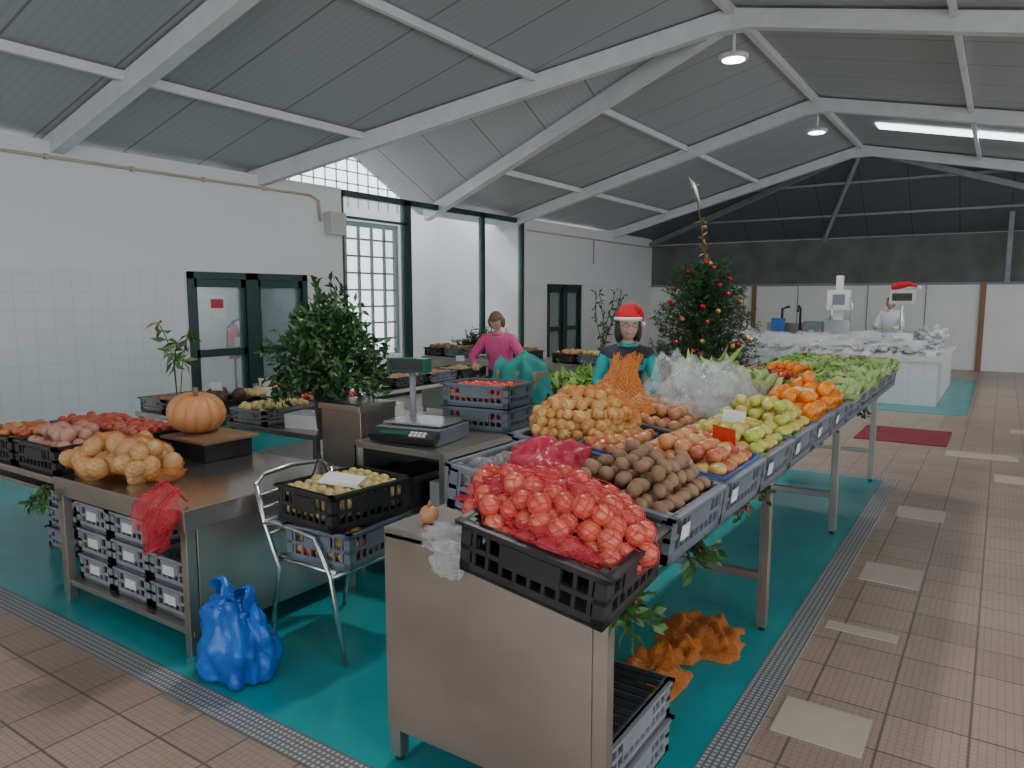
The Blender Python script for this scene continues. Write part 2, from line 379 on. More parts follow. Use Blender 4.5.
def door(m,y0,y1,h,split=True):
    x0,x1=XL-.12,XL+.02
    m.bx(x0,x1,y0,y0+.09,0,h,'green_frame'); m.bx(x0,x1,y1-.09,y1,0,h,'green_frame'); m.bx(x0,x1,y0,y1,h-.09,h,'green_frame')
    ym=(y0+y1)/2
    m.bx(x0,x1,ym-.1,ym+.1,0,h,'green_frame')
    for a,b in ((y0+.09,ym-.1),(ym+.1,y1-.09)):
        m.bx(x0+.03,x1-.03,a,b,0,.3,'green_frame'); m.bx(x0+.03,x1-.03,a,b,.95,1.05,'green_frame')
        m.bx(x0+.03,x1-.03,a,b,h-.2,h-.09,'green_frame')
        m.bx(x0+.03,x1-.03,a,a+.06,0,h,'green_frame'); m.bx(x0+.03,x1-.03,b-.06,b,0,h,'green_frame')
        m.bx(XL-.06,XL-.05,a,b,.3,h-.2,'glass')
ob('door_1',lambda m:door(m,5.62,7.59,2.08))
ob('door_2',lambda m:door(m,14.66,16.3,2.05))
def f(m):
    for (a,b) in ((4.6,8.1),(14.0,17.2)):
        m.bx(-11.2,-11,a,b,0,2.6,'plaster'); m.bx(-11.2,-9,a-.1,a,0,2.6,'plaster'); m.bx(-11.2,-9,b,b+.1,0,2.6,'plaster')
    m.bx(-11,-9,14,17.2,2.6,2.7,'plaster'); m.bx(-11,-9,7.2,8.1,2.6,2.7,'plaster')  # last slab is an unseen half-roof, added to darken the first storeroom
ob('wall_storeroom',f)
def f(m):
    m.bx(XL-.045,XL-.04,5.95,6.2,1.45,1.75,'paper_white'); m.bx(XL-.04,XL-.035,5.98,6.17,1.6,1.72,'poster_red')
ob('poster_notice',f)
def f(m):
    x,y,z=-9.35,6.68,.85
    m.tube([(x,y,0),(x,y,.02)],.16,'black_plastic',n=16); m.tube([(x,y,0),(x,y,.86)],.02,'black_plastic',n=8)
    m.tube([(x,y,z),(x,y,z+.02),(x,y,z+.40),(x,y,z+.47),(x,y,z+.50)],[.06,.085,.085,.05,.03],'poster_red',n=18)
    m.tube([(x,y,z+.50),(x,y,z+.56)],.02,'black_plastic'); m.box((x,y+.05,z+.56),(.03,.14,.02),'black_plastic',rot=(.3,0,0)); m.tube([(x,y-.02,z+.53),(x,y-.11,z+.45),(x,y-.12,z+.15)],.012,'black_plastic')
    m.box((x+.083,y,z+.25),(.01,.09,.14),'paper_white')
ob('fire_extinguisher',f)
def f(m):
    x=XL+.03
    m.tube([(x,-6,3.27),(x,7.7,3.27),(x,7.85,3.2),(x,7.88,2.9)],.018,'conduit')
    for i in range(14): m.bx(XL,x+.02,-5.5+i*.95,-5.46+i*.95,3.24,3.30,'conduit')
    m.box((XL+.08,8.13,2.88),(.16,.32,.34),'box_plastic')
    m.tube([(x,13.75,3.2),(x,20.6,3.2)],.018,'conduit'); m.tube([(x,16.9,3.2),(x,16.9,2.6)],.018,'conduit')
ob('trim_1',f)
for (x,y) in ((-2.85,9.0),(-2.85,13.66),(-2.85,4.3)):
    def f(m):
        m.tube([(x,y,4.6),(x,y,4.86)],.02,'steel_paint_white')
        m.tube([(x,y,4.54),(x,y,4.59),(x,y,4.61)],[.17,.17,.10],'steel_paint_white',n=24)
        m.tube([(x,y,4.53),(x,y,4.538)],.13,'lamp_glow',n=20)
    ob('ceiling_lamp',f)
    l=D.lights.new('lamp_light','AREA'); l.shape='DISK'; l.size=.28; l.energy=60; l.color=(1,.98,.95)
    lo=D.objects.new('lamp_light',l); lo.location=(x,y,4.5); bpy.context.scene.collection.objects.link(lo)
# ---------------------------------------------------------------- generic builders
def crate(m,M,w,l,h,mat,rim=None):
    t=.012; rim=rim or mat
    m.box((0,0,t/2),(w,l,t),mat,M)
    for sx in (-1,1):
        for sy in (-1,1): m.box((sx*(w/2-.018),sy*(l/2-.018),h/2),(.036,.036,h),mat,M)
    for s in (-1,1):
        for (z,hh) in ((h-.014,.028),(h*.5,.016),(.02,.03)):
            m.box((s*(w/2-t/2),0,z),(t,l,hh),mat,M); m.box((0,s*(l/2-t/2),z),(w,t,hh),mat,M)
        m.box((s*(w/2),0,h-.006),(.03,l+.03,.012),rim,M); m.box((0,s*(l/2),h-.006),(w+.03,.03,.012),rim,M)
        n=int(l/.045)
        for i in range(1,n): m.box((s*(w/2-t/2),-l/2+l*i/n,h/2),(t*.8,.012,h),mat,M)
        n=int(w/.045)
        for i in range(1,n): m.box((-w/2+w*i/n,s*(l/2-t/2),h/2),(.012,t*.8,h),mat,M)
        m.box((0,s*(l/2),h*.62),(w*.42,.006,h*.42),mat,M); m.box((s*(w/2),0,h*.62),(.006,l*.42,h*.42),mat,M)
def applefn(p):
    d=1-.22*math.exp(-((p.x**2+p.y**2)/.10)) if p.z>0 else 1-.1*math.exp(-((p.x**2+p.y**2)/.1))
    return Vector((p.x*(1+.06*p.z),p.y*(1+.06*p.z),p.z*d))
def fruit(m,M,w,l,z0,h,r,mat,dome=.5,el=(1,1,1),jit=.3,seg=11,ring=8):
    st=r*1.85; nx=max(1,int(w/st)); ny=max(1,int(l/st)); k=0; z=z0
    top=h+dome*.13
    fn=applefn if mat in('apple_green','apple_mixed','apple_red') else None
    while z<top+r*.3:
        over=max(0,z-(h-r*.6))/.11
        for i in range(nx):
            for j in range(ny):
                x=(i+.5+(.25 if k%2 else -.25)*.8)/nx-.5; y=(j+.5+(.25 if k%2 else -.25)*.8)/ny-.5
                x*=w; y*=l
                if over>0:
                    e=max(abs(x)/(w/2),abs(y)/(l/2)); 
                    if e>1.04-.55*over+U(-.12,.1): continue
                x+=U(-jit,jit)*r*.8; y+=U(-jit,jit)*r*.8
                x=max(-w/2+r*.8,min(w/2-r*.8,x)); y=max(-l/2+r*.8,min(l/2-r*.8,y))
                q=U(.88,1.1)*r
                m.ball((x,y,z+U(-.25,.25)*r+r*.2),(q*el[0],q*el[1],q*el[2]*U(.9,1.05)),mat,seg,ring,M,rot=(U(-.6,.6),U(-.6,.6),U(0,6)),fn=fn)
        z+=r*1.5; k+=1
def crate_of(name,x,y,z,w,l,h,cm,fmn,r,rz=0,tilt=0,tx=0,dome=.5,el=(1,1,1),fill=.55,card=False,liner=False,tag=False):
    m=MB(); M=T(x,y,z,rz,tx,tilt); crate(m,M,w,l,h,cm)
    if liner:
        m.box((0,0,h*.55),(w-.03,l-.03,.01),liner,M)
        for s in (-1,1): m.box((s*(w/2-.018),0,h*.75),(.004,l-.04,h*.62),liner,M); m.box((0,s*(l/2-.018),h*.75),(w-.04,.004,h*.62),liner,M)
    if fmn: fruit(m,M,w-.04,l-.04,max(.02,h*fill-.02),h,r,fmn,dome,el)
    if card:
        m.box((U(-.1,.1),U(-.08,.08),h+.10),(.10,.004,.07),card if isinstance(card,str) else 'paper_white',M,rot=(.3,0,U(-.3,.6)))
    if tag: m.box((w/2+.006,-l*.28,h*.55),(.003,.07,.05),'paper_white',M)
    return m.obj(name)
def leaf(m,p,d,ln,w,mat,up=None,curl=.15):
    d=Vector(d).normalized(); p=Vector(p)
    if up is None: up=Vector((U(-1,1),U(-1,1),U(-.2,1)))
    s=d.cross(up)
    if s.length<1e-4: s=d.orthogonal()
    s.normalize(); n=s.cross(d)
    c=curl*ln
    m.add([p,p+d*ln*.45+s*w/2+n*c*.6,p+d*ln*.5,p+d*ln*.45-s*w/2+n*c*.6,p+d*ln-n*c*.6],[(0,1,2),(0,2,3),(1,4,2),(2,4,3)],mat,True)
def rdir(zb=0):
    while 1:
        v=Vector((U(-1,1),U(-1,1),U(-1,1)))
        if .1<v.length<1: v.normalize(); v.z+=zb; return v.normalized()
def sprig(m,p,d,n,ln,lw,mat,sl=.2,stem='bark',spread=.9):
    p=Vector(p);d=Vector(d).normalized(); pts=[p]
    q=p.copy();dd=d.copy()
    for i in range(4): dd=(dd+Vector((U(-.2,.2),U(-.2,.2),U(-.2,.2)))).normalized(); q=q+dd*sl/4; pts.append(q)
    m.tube(pts,[.005,.004,.003,.0025,.0015],stem,n=5)
    for i in range(n):
        t=(i+.5)/n*4; a=int(t); b=pts[a].lerp(pts[min(a+1,4)],t-a)
        leaf(m,b,(dd+rdir()*spread),ln*U(.7,1.15),lw*U(.8,1.1),mat)
def lettuce(m,c,r,mat,n=14,M=None,open_=.5):
    """round leafy head: broad overlapping cupped leaves with frilled rims, wrapped on a sphere"""
    c=Vector(c); tw=U(0,6)
    for i in range(n):
        k=i/(n-1); az=i*2.4+U(-.3,.3)+tw; R0=r*(.62+.38*k)
        P=[]
        for a in range(8):
            u=a/7; row=[]
            # latitude from the bottom pole up; outer leaves stop lower and flare out
            lat=-1.2+u*(2.6-1.25*k); hw=(.95-.1*k)*math.sin(math.pi*min(.93,.10+u*.80))**.6
            flare=1+ .42*k*max(0,u-.5)**1.2*2
            for b in range(13):
                v=b/12*2-1; lo=az+v*hw
                rr=R0*flare*(1+.10*u*math.sin(b*2.3+i*1.7+a*.9)*(.4+.6*max(abs(v),u)))
                row.append(c+Vector((rr*math.cos(lat)*math.cos(lo),rr*math.cos(lat)*math.sin(lo),r*.55+rr*math.sin(lat)*.85)))
            P.append(row)
        m.grid(P,mat,True,M)
    m.ball(c+Vector((0,0,r*.55)),(r*.55,r*.55,r*.5),mat,12,8,M)
def wires(m,vs,es,r,mat):
    for a,b in es:
        A=Vector(vs[a]);B=Vector(vs[b]); t=B-A
        if t.length<1e-5: continue
        u=t.orthogonal().normalized()*r; w=t.normalized().cross(u)
        ps=[]
        for P in (A,B):
            for k in range(3):
                an=k*2.0944; ps.append(P+u*math.cos(an)+w*math.sin(an))
        m.add(ps,[(0,1,4,3),(1,2,5,4),(2,0,3,5)],mat,True)
def netbag(m,c,rad,fr,fmat,nmat,nu=44,nv=22,film=None,wr=.0016,zclip=-.5,el=(1,1,1),knot=None,M=None,smooth=4):
    c=Vector(c); sph=[]
    st=fr*1.75
    nz=int(2*rad[2]/st)+2
    for k in range(-nz,nz+1):
        for i in range(-14,15):
            for j in range(-14,15):
                p=Vector(((i+.5*(k%2))*st,(j+.5*(k%2))*st,k*st*.8))
                p+=Vector((U(-1,1),U(-1,1),U(-1,1)))*fr*.28
                if (p.x/max(.01,rad[0]-fr))**2+(p.y/max(.01,rad[1]-fr))**2+(p.z/max(.01,rad[2]-fr*.7))**2<=1.05 and p.z>zclip*rad[2]: sph.append((p,fr*U(.88,1.1)))
    for p,r in sph: m.ball(c+p,(r*el[0],r*el[1],r*el[2]),fmat,12,9,M,rot=(U(0,3),U(0,3),U(0,3)))
    G=[]
    for i in range(nu):
        row=[]
        for j in range(nv+1):
            th=math.pi*(.02+.96*j/nv); ph=2*math.pi*i/nu
            d=Vector((math.sin(th)*math.cos(ph)*rad[0],math.sin(th)*math.sin(ph)*rad[1],math.cos(th)*rad[2])).normalized()
            best=0
            for p,r in sph:
                b=p.dot(d); dd=b*b-p.dot(p)+(r*1.05)**2
                if dd>0: best=max(best,b+math.sqrt(dd))
            row.append([d,best])
        G.append(row)
    for it in range(smooth):
        N=[[0]*(nv+1) for _ in range(nu)]
        for i in range(nu):
            for j in range(nv+1):
                av=(G[i-1][j][1]+G[(i+1)%nu][j][1]+G[i][max(0,j-1)][1]+G[i][min(nv,j+1)][1])/4
                N[i][j]=max(G[i][j][1],av)
        for i in range(nu):
            for j in range(nv+1): G[i][j][1]=N[i][j]
    vs=[];idx={}
    for i in range(nu):
        for j in range(nv+1):
            q=G[i][j][0]*(G[i][j][1]+.003); q.z=max(q.z,zclip*rad[2]-fr*.9); idx[i,j]=len(vs); vs.append(c+q)
    if M is not None: V2=[M@p for p in vs]
    else: V2=vs
    es=[]
    for i in range(nu):
        for j in range(nv):
            if (i+j)%2==0: es.append((idx[i,j],idx[(i+1)%nu,j+1]))
            else: es.append((idx[(i+1)%nu,j],idx[i,j+1]))
    wires(m,V2,es,wr,nmat)
    if film:
        P=[[vs[idx[i,j]] for j in range(nv+1)] for i in range(nu)]
        m.grid(P,film,True,M,closeu=True)
def crumple(m,c,rad,mat,seed=0,amp=.35,fr=3,seg=40,ring=24,M=None,flat=-.8):
    off=Vector((seed*3.1,seed*1.7,seed*.9))
    def fn(p):
        n=noise.turbulence(p*fr*.5+off,4,True)
        n2=noise.noise(p*fr*2.2+off)
        q=p*(1-amp+amp*1.6*n+.16*n2)
        if q.z<flat: q.z=flat+ (q.z-flat)*.1
        return q
    m.ball(c,rad,mat,seg,ring,M,fn=fn)
def sheetbag(m,x0,x1,y0,y1,z0,amp,seed,mat='clear_film',n=34,net=None,edge=.05,fq=4):
    P=[]
    for i in range(n):
        row=[]
        for j in range(n):
            u=i/(n-1);v=j/(n-1)
            # round outline
            a=math.atan2(v-.5,u-.5); p=Vector((u*fq+seed,v*fq,seed*.7))
            rr=1-.12*abs(math.sin(2*a))
            uu=.5+(u-.5)*rr; vv=.5+(v-.5)*rr
            h=noise.turbulence(p,4,True)*amp*(math.sin(math.pi*u)*math.sin(math.pi*v))**.4
            row.append((x0+(x1-x0)*uu+.8*edge*noise.noise(p*1.7),y0+(y1-y0)*vv+edge*1.5*noise.noise(p*1.7+Vector((9,0,0))),z0+h))
        P.append(row)
    m.grid(P,mat)
    if net:
        vs=[p for r_ in P for p in r_]; es=[(i*n+j,(i+1)*n+j+1) for i in range(n-1) for j in range(n-1) if (i+j)%2==0]+[(i*n+j+1,(i+1)*n+j) for i in range(n-1) for j in range(n-1) if (i+j)%2]
        wires(m,vs,es,.0010,net)
# ---------------------------------------------------------------- table A
AX0,AX1,AY0,AY1,AZ=-1.83,-.92,1.9,7.7,.92
def f(m):
    m.bx(AX0,AX1,AY0,AY1,AZ-.04,AZ,'steel')
    m.bx(AX1-.012,AX1,AY0+.05,AY1,AZ-.09,AZ-.02,'steel')
    m.bx(AX0,AX0+.012,AY0,AY1,AZ-.09,AZ-.02,'steel')
    m.bx(AX0+.005,AX1-.055,AY0,AY0+.01,.14,AZ-.02,'steel')
    m.bx(AX0,AX0+.01,AY0,3.8,.14,AZ-.02,'steel')
    for y in (AY0+.03,3.8,5.7,7.58):
        for x in (AX0+.03,AX1-.03):
            m.bx(x-.025,x+.025,y-.025,y+.025,.03,AZ-.04,'steel'); m.tube([(x,y,.0),(x,y,.035)],.016,'black_plastic',n=10)
        m.bx(AX0+.03,AX1-.03,y-.02,y+.02,.28,.32,'steel')
    m.bx(AX0+.01,AX0+.05,AY0,7.58,.28,.32,'steel')
ob('produce_display_table',f,.003)
m=MB(); M=T(-1.06,1.845,.925,0,math.radians(6),math.radians(9)); crate(m,M,.48,.36,.165,'black_plastic')
netbag(m,(-.05,.05,.145),(.33,.225,.15),.034,'net_apple','red_net',nu=64,nv=30,M=M,wr=.0013,smooth=2,zclip=-.3)
crumple(m,(.03,-.12,.17),(.18,.05,.03),'red_film',seed=51,amp=.4,M=M); crumple(m,(-.22,.02,.2),(.08,.1,.05),'red_film',seed=52,amp=.4,M=M)
m.obj('crate_of_netted_onions')
LR=.515; tl=math.radians(7); RX=-1.02
conts=[('crate_of_kiwis','kiwi',.031,(1.1,.8,.8),False,.55),('crate_of_apples','apple_mixed',.034,(1,1,.92),'blue_liner',.45),('crate_of_green_apples','apple_green',.033,(1,1,.92),False,.5),
('crate_of_green_apples','apple_green',.033,(1,1,.95),False,.7),('crate_of_oranges','orange',.040,(1,1,1),False,.7),('crate_of_oranges','orange',.040,(1,1,1),False,1.0)]
for k,(nm,fmn,r,el,ln,dm) in enumerate(conts):
    crate_of(nm,RX,2.325+LR*k,.95,.42,.50,.16,'grey_plastic',fmn,r,tilt=tl,el=el,dome=dm,fill=.45,card=('paper_white' if k in (2,4) else ('tomato' if k==1 else False)),liner=ln,tag=True)
for k in range(6,11):
    y=2.325+LR*k
    m=MB(); M=T(RX,y,.95,0,0,tl); crate(m,M,.42,.5,.16,'grey_plastic')
    for (dx,dy) in ((-.10,-.13),(.11,-.11),(-.08,.13),(.12,.14)): lettuce(m,(RX+dx,y+dy,1.02+U(0,.05)),.125,('lettuce','cabbage','lettuce','cabbage','lettuce')[k-6] if dx<0 else 'cabbage')
    m.obj('crate_of_lettuce')
LX=-1.47
def lrow(nm,y,fmn,r,el=(1,1,1),dome=.5,cm='grey_plastic',l=.5,w=.42,x=LX,liner=False,card=False):
    crate_of(nm,x,y,.965,w,l,.16,cm,fmn,r,tilt=tl,el=el,dome=dome,liner=liner,card=card)
m=MB(); M=T(LX+.01,2.33,.955,0,0,tl); crate(m,M,.41,.54,.17,'grey_plastic')
crumple(m,(LX+.06,2.38,1.10),(.17,.22,.11),'pink_film',seed=2,amp=.3); crumple(m,(LX+.05,2.36,1.07),(.14,.18,.09),'net_apple',seed=3,amp=.3)
crumple(m,(LX-.1,2.25,1.07),(.12,.18,.08),'clear_film',seed=3); crumple(m,(LX-.02,2.2,1.03),(.16,.18,.04),'pink_film',seed=8)
m.obj('crate_with_red_bags')
m=MB(); M=T(LX-.12,2.98,.955,0,0,tl); crate(m,M,.42,.62,.17,'grey_plastic')
netbag(m,(LX-.12,3.0,1.16),(.24,.33,.18),.027,'yellow_potato','orange_net',nu=60,nv=28,wr=.0014,smooth=2)
P=[]
for i in range(36):
    a=2*math.pi*i/36; row=[]
    for j in range(14):
        t=j/13; rr=.20*(1-t)**1.1+.03+.05*max(0,t-.75)*4; fo=1+.14*math.sin(a*7+t*3)+.06*math.sin(a*13)
        row.append((LX-.06+.06*t+rr*fo*math.cos(a)*.8,3.14+.05*t+rr*fo*math.sin(a),1.20+.27*t+.02*math.sin(a*5)))
    P.append(row)
m.grid(P,'orange_film',closeu=True)
vs=[p for r_ in P for p in r_]; wires(m,vs,[(i*14+j,((i+1)%36)*14+j+1) for i in range(36) for j in range(13)]+[(((i+1)%36)*14+j,i*14+j+1) for i in range(36) for j in range(13)],.0011,'orange_net')
m.obj('crate_of_netted_potatoes')
crate_of('crate_of_apples',LX+.11,2.87,.965,.24,.50,.16,'grey_plastic','apple_mixed',.032,tilt=tl,dome=.3,liner='blue_liner')
lrow('crate_of_onions',3.58,'onion',.031,dome=.6,l=.46)
m=MB(); M=T(LX,4.10,.965,0,0,tl); m.box((0,0,.09),(.42,.5,.18),'cardboard',M); m.box((.25,0,.17),(.12,.48,.005),'cardboard',M,rot=(0,.7,0)); m.box((0,-.29,.17),(.40,.12,.005),'cardboard',M,rot=(.7,0,0))
fruit(m,M,.4,.48,.14,.17,.031,'potato',.5)
m.obj('cardboard_box_of_potatoes')
m=MB(); 
sheetbag(m,LX-.28,LX+.36,3.50,4.80,1.14,.36,3,n=48,fq=3); sheetbag(m,LX-.2,LX+.28,3.65,4.6,1.13,.30,9,n=44,fq=3)
crumple(m,(LX+.08,3.85,1.20),(.20,.25,.12),'clear_film',seed=6,amp=.4,fr=4)
m.obj('clear_plastic_bag')
m=MB(); M=T(LX,4.68,.965,0,0,tl); crate(m,M,.42,.5,.17,'black_plastic'); 
for (dx,dy,dz) in ((-.13,-.14,.04),(.08,-.14,.06),(-.1,.10,.10),(.12,.1,.06)):
    lettuce(m,(LX+dx,4.70+dy,1.05+dz),.16,'cabbage' if dx>0 else 'lettuce',n=13)
for i in range(26): leaf(m,(LX+U(-.15,.15),4.7+U(-.18,.18),1.2),rdir(1.0),U(.18,.28),.09,'cabbage' if R()<.6 else 'lettuce',curl=.25)
m.obj('crate_of_chard')
lrow('crate_of_dates',5.20,'dark_fruit',.025,dome=.8)
lrow('crate_of_tomatoes',5.72,'tomato',.03,dome=.6)
lrow('crate_of_tangerines',6.24,'orange',.033)
for y in (6.78,7.36):
    m=MB(); M=T(LX,y,.965,0,0,tl); crate(m,M,.42,.55,.17,'grey_plastic')
    for q in range(4): lettuce(m,(LX-.1+(q%2)*.2,y-.13+.25*(q//2),1.05),.14,'cabbage' if q%2 else 'lettuce')
    m.obj('crate_of_cabbages')
m=MB(); m.ball((-1.715,2.02,.952),(.036,.036,.036),'onion',16,12,fn=applefn); m.tube([(-1.715,2.02,.982),(-1.71,2.02,1.005)],[.008,.004],'onion',n=6)
m.obj('loose_onion')
m=MB(); crumple(m,(-1.52,1.90,.93),(.13,.06,.05),'clear_film',seed=12,amp=.4); crumple(m,(-1.50,1.87,.87),(.08,.035,.08),'clear_film',seed=14,amp=.4); m.obj('plastic_bag')
for (y,z,n,sc) in ((1.96,.82,5,1),(2.5,.86,4,1),(3.1,.87,2,.8),(3.4,.88,3,.8),(4.5,.9,2,.8),(5.2,.9,2,.8),(6.2,.92,3,1)):
    m=MB()
    for i in range(n*2): sprig(m,(AX1+.02,y,z),(U(.1,.6),U(-1,1),U(-.7,.6)),8,.055*sc,.028*sc,'holly',sl=.12*sc)
    for i in range(4): m.ball((AX1+.03+U(0,.04),y+U(-.04,.04),z+U(-.05,.05)),.007,'bauble',6,5)
    m.obj('holly_sprig')
m=MB()
for i,(x,y,z) in enumerate([(-1.19,2.25,.0),(-1.19,2.25,.15)]): crate(m,T(x,y,z+.0,0),.44,.60,.145,'ltgrey_plastic')
for i in range(12): m.box((-1.19,1.98+i*.05,.30),(.40,.03,.006),'black_plastic')
m.obj('stacked_plastic_crates')
m=MB(); sheetbag(m,-1.38,-1.06,2.84,3.16,.015,.17,31,'orange_mesh',26,'orange_net',.02,fq=2); sheetbag(m,-1.36,-1.08,2.87,3.13,.010,.11,33,'orange_mesh',22,None,.02,fq=2)
for i in range(3): m.ball((-1.25+i*.05,3.0+U(-.04,.04),.035),.032,'persimmon',10,7)
m.obj('orange_net_bag')
m=MB(); sheetbag(m,-1.36,-1.10,3.18,3.40,.015,.13,35,'orange_mesh',24,'orange_net',.02,fq=2); sheetbag(m,-1.42,-1.0,3.36,3.78,.012,.12,37,'orange_mesh',30,'orange_net',.04,fq=2.5); sheetbag(m,-1.2,-.96,3.3,3.60,.010,.07,39,'orange_mesh',24,'orange_net',.03,fq=2)
m.obj('orange_net_bag')
# ---------------------------------------------------------------- desk B
BX0,BX1,BY0,BY1,BZ=-4.42,-3.17,1.95,3.05,.73
def f(m):
    m.bx(BX0,BX1,BY0,BY1,BZ-.03,BZ,'steel_dark')
    m.bx(BX0,BX1,BY0-.012,BY0,BZ-.09,BZ+.012,'steel'); m.bx(BX1,BX1+.012,BY0-.012,BY1,BZ-.09,BZ+.012,'steel')
    m.bx(BX1-.01,BX1+.002,BY0+.06,BY1,.12,BZ-.03,'steel')
    for x in (BX0+.03,BX1-.03):
        for y in (BY0+.03,BY1-.03): m.bx(x-.025,x+.025,y-.025,y+.025,.0,BZ-.03,'steel')
    m.bx(BX0,BX1,BY0+.02,BY1,.10,.13,'steel')
    m.bx(BX0,BX0+.04,BY0,BY1,.4,.43,'steel')
ob('steel_work_table',f,.003)
m=MB()
for zz in range(3):
    for i in range(3):
        if zz==2 and i==2: continue
        crate(m,T(BX0+.24+i*.37,BY0+.28,.135+zz*.155),.35,.42,.15,'ltgrey_plastic')
        m.box((BX0+.24+i*.37,BY0+.064,.135+zz*.155+.08),(.10,.004,.05),'white_plastic')
m.obj('stacked_plastic_crates')
m=MB()
for zz in range(4):
    for i in range(2):
        crate(m,T(-4.85-i*.45,2.6+zz*.01,.008+zz*.15),.38,.5,.145,'ltgrey_plastic')
m.obj('stacked_plastic_crates')
m=MB(); netbag(m,(-4.16,2.20,.83),(.41,.28,.15),.056,'persimmon','orange_net',nu=64,nv=30,zclip=-.45,el=(1.15,.92,.92),wr=.0012,smooth=3)
crumple(m,(-3.82,2.25,.77),(.10,.10,.04),'orange_film',seed=61)
m.obj('net_bag_of_squashes')
def f(m): m.bx(-4.40,-4.03,2.64,2.98,BZ,BZ+.12,'black_plastic'); m.bx(-4.45,-3.98,2.60,3.0,BZ+.12,BZ+.14,'wood_brown')
ob('wooden_box',f,.004)
m=MB()
def pk(p):
    a=math.atan2(p.y,p.x); s=1
    d=1-.35*math.exp(-(p.x**2+p.y**2)/.08)
    rr=1-.10*(abs(math.cos(a*6)))**6
    return Vector((p.x*rr*s,p.y*rr*s,p.z*d))
m.ball((-4.35,2.80,BZ+.14+.13),(.185,.185,.14),'pumpkin',96,24,fn=pk,rot=(.0,.1,0)); m.tube([(-4.35,2.80,BZ+.34),(-4.35,2.80,BZ+.40),(-4.33,2.79,BZ+.43)],[.02,.014,.016],'wood_brown',n=7)
m.obj('pumpkin')
m=MB()
P=[]
for i in range(14):
    row=[]; z=.86-.30*i/13
    for j in range(16):
        a=j/15*2-1; w=.035+.12*math.sin(math.pi*min(1,.15+i/13*.8)); row.append((-3.28+a*w,1.915-.03-.03*math.sin(a*9+i*.6)+max(0,(3-i))*.02,z+.02*math.cos(a*5+i)))
    P.append(row)
m.grid(P,'red_film'); m.grid([[(p[0]*1+.01,p[1]-.03,p[2]-.01) for p in r_] for r_ in P],'red_film')
vs=[p for r_ in P for p in r_]; es=[(i*16+j,(i+1)*16+j+1) for i in range(13) for j in range(15)]+[(i*16+j+1,(i+1)*16+j) for i in range(13) for j in range(15)]
wires(m,vs,es,.0012,'red_net'); m.tube([(-3.28,1.94,.86),(-3.3,2.05,.745)],.006,'red_net',n=5)
m.obj('red_net_bag')
def steel_counter(name,x0,x1,y0,y1,z,shelf=.25,sheet=False):
    def f(m):
        m.bx(x0,x1,y0,y1,z-.04,z,'steel')
        for x in (x0+.03,x1-.03):
            for y in (y0+.03,y1-.03): m.bx(x-.02,x+.02,y-.02,y+.02,0,z-.04,'steel')
        m.bx(x0,x1,y0,y1,shelf-.02,shelf,'steel')
        if sheet: m.bx(x1-.01,x1,y0,y1,.1,z-.04,'steel'); m.bx(x0,x1,y0,y0+.01,.1,z-.04,'steel')
    return ob(name,f,.003)
steel_counter('steel_counter',-5.9,-4.5,2.0,3.0,.70,shelf=.0+.72-.1)
cr=[(-4.80,2.2,'crate_of_sweet_potatoes','pink_veg','black_plastic',.045),(-5.35,2.2,'crate_of_apples','apple_mixed','black_plastic',.033),(-4.78,2.66,'crate_of_apples','apple_red','black_plastic',.032),(-5.33,2.66,'crate_of_apples','apple_red','grey_plastic',.032)]
for x,y,n_,fmn,cm,r in cr: crate_of(n_,x,y,.705,.5,.38,.17,cm,fmn,r,dome=.25)
m=MB()
for i in range(8): sprig(m,(-4.55,1.97,.67),(U(-.6,.6),-.4,-U(.1,1)),8,.06,.03,'holly',sl=.16)
m.obj('holly_sprig')
steel_counter('steel_counter',-6.0,-5.15,3.3,7.4,.80)
types=[('crate_of_dark_squashes','squash_dark',.06),('crate_of_garlic','pear',.03),('crate_of_walnuts','kiwi',.03),('crate_of_potatoes','potato',.036),('crate_of_turnips','pink_veg',.034),('crate_of_onions','onion',.034),('crate_of_pears','pear',.035)]
for k,(n_,fmn,r) in enumerate(types):
    if k in (3,): continue
    crate_of(n_,-5.4,3.6+k*.56,.805,.42,.5,.11,'grey_plastic' if k%2 else 'black_plastic',fmn,r,card=True,dome=0,fill=.2)
    n2,f2,r2=types[(k+3)%7]
    if k in (0,2,5): crate_of(n2,-5.83,3.6+k*.56,.805,.34,.5,.11,'ltgrey_plastic',f2,r2,dome=0,fill=.2)
steel_counter('steel_counter',-4.9,-3.9,3.4,4.6,.80)
for k,(x,y,n_,fmn,r) in enumerate([(-4.65,3.65,'crate_of_garlic','pear',.03),(-4.65,4.2,'crate_of_apples','apple_red',.033)]):
    crate_of(n_,x,y,.805,.4,.5,.11,'ltgrey_plastic',fmn,r,card=True,dome=0,fill=.2)
m=MB()
for i,(x,y) in enumerate(((-4.15,4.3),(-4.2,3.62))): m.box((x,y,.85),(.3,.22,.10),'white_plastic',rot=(0,0,.2*i)); m.box((x,y,.905),(.24,.16,.006),'ice',rot=(0,0,.2*i))
m.obj('polystyrene_trays')
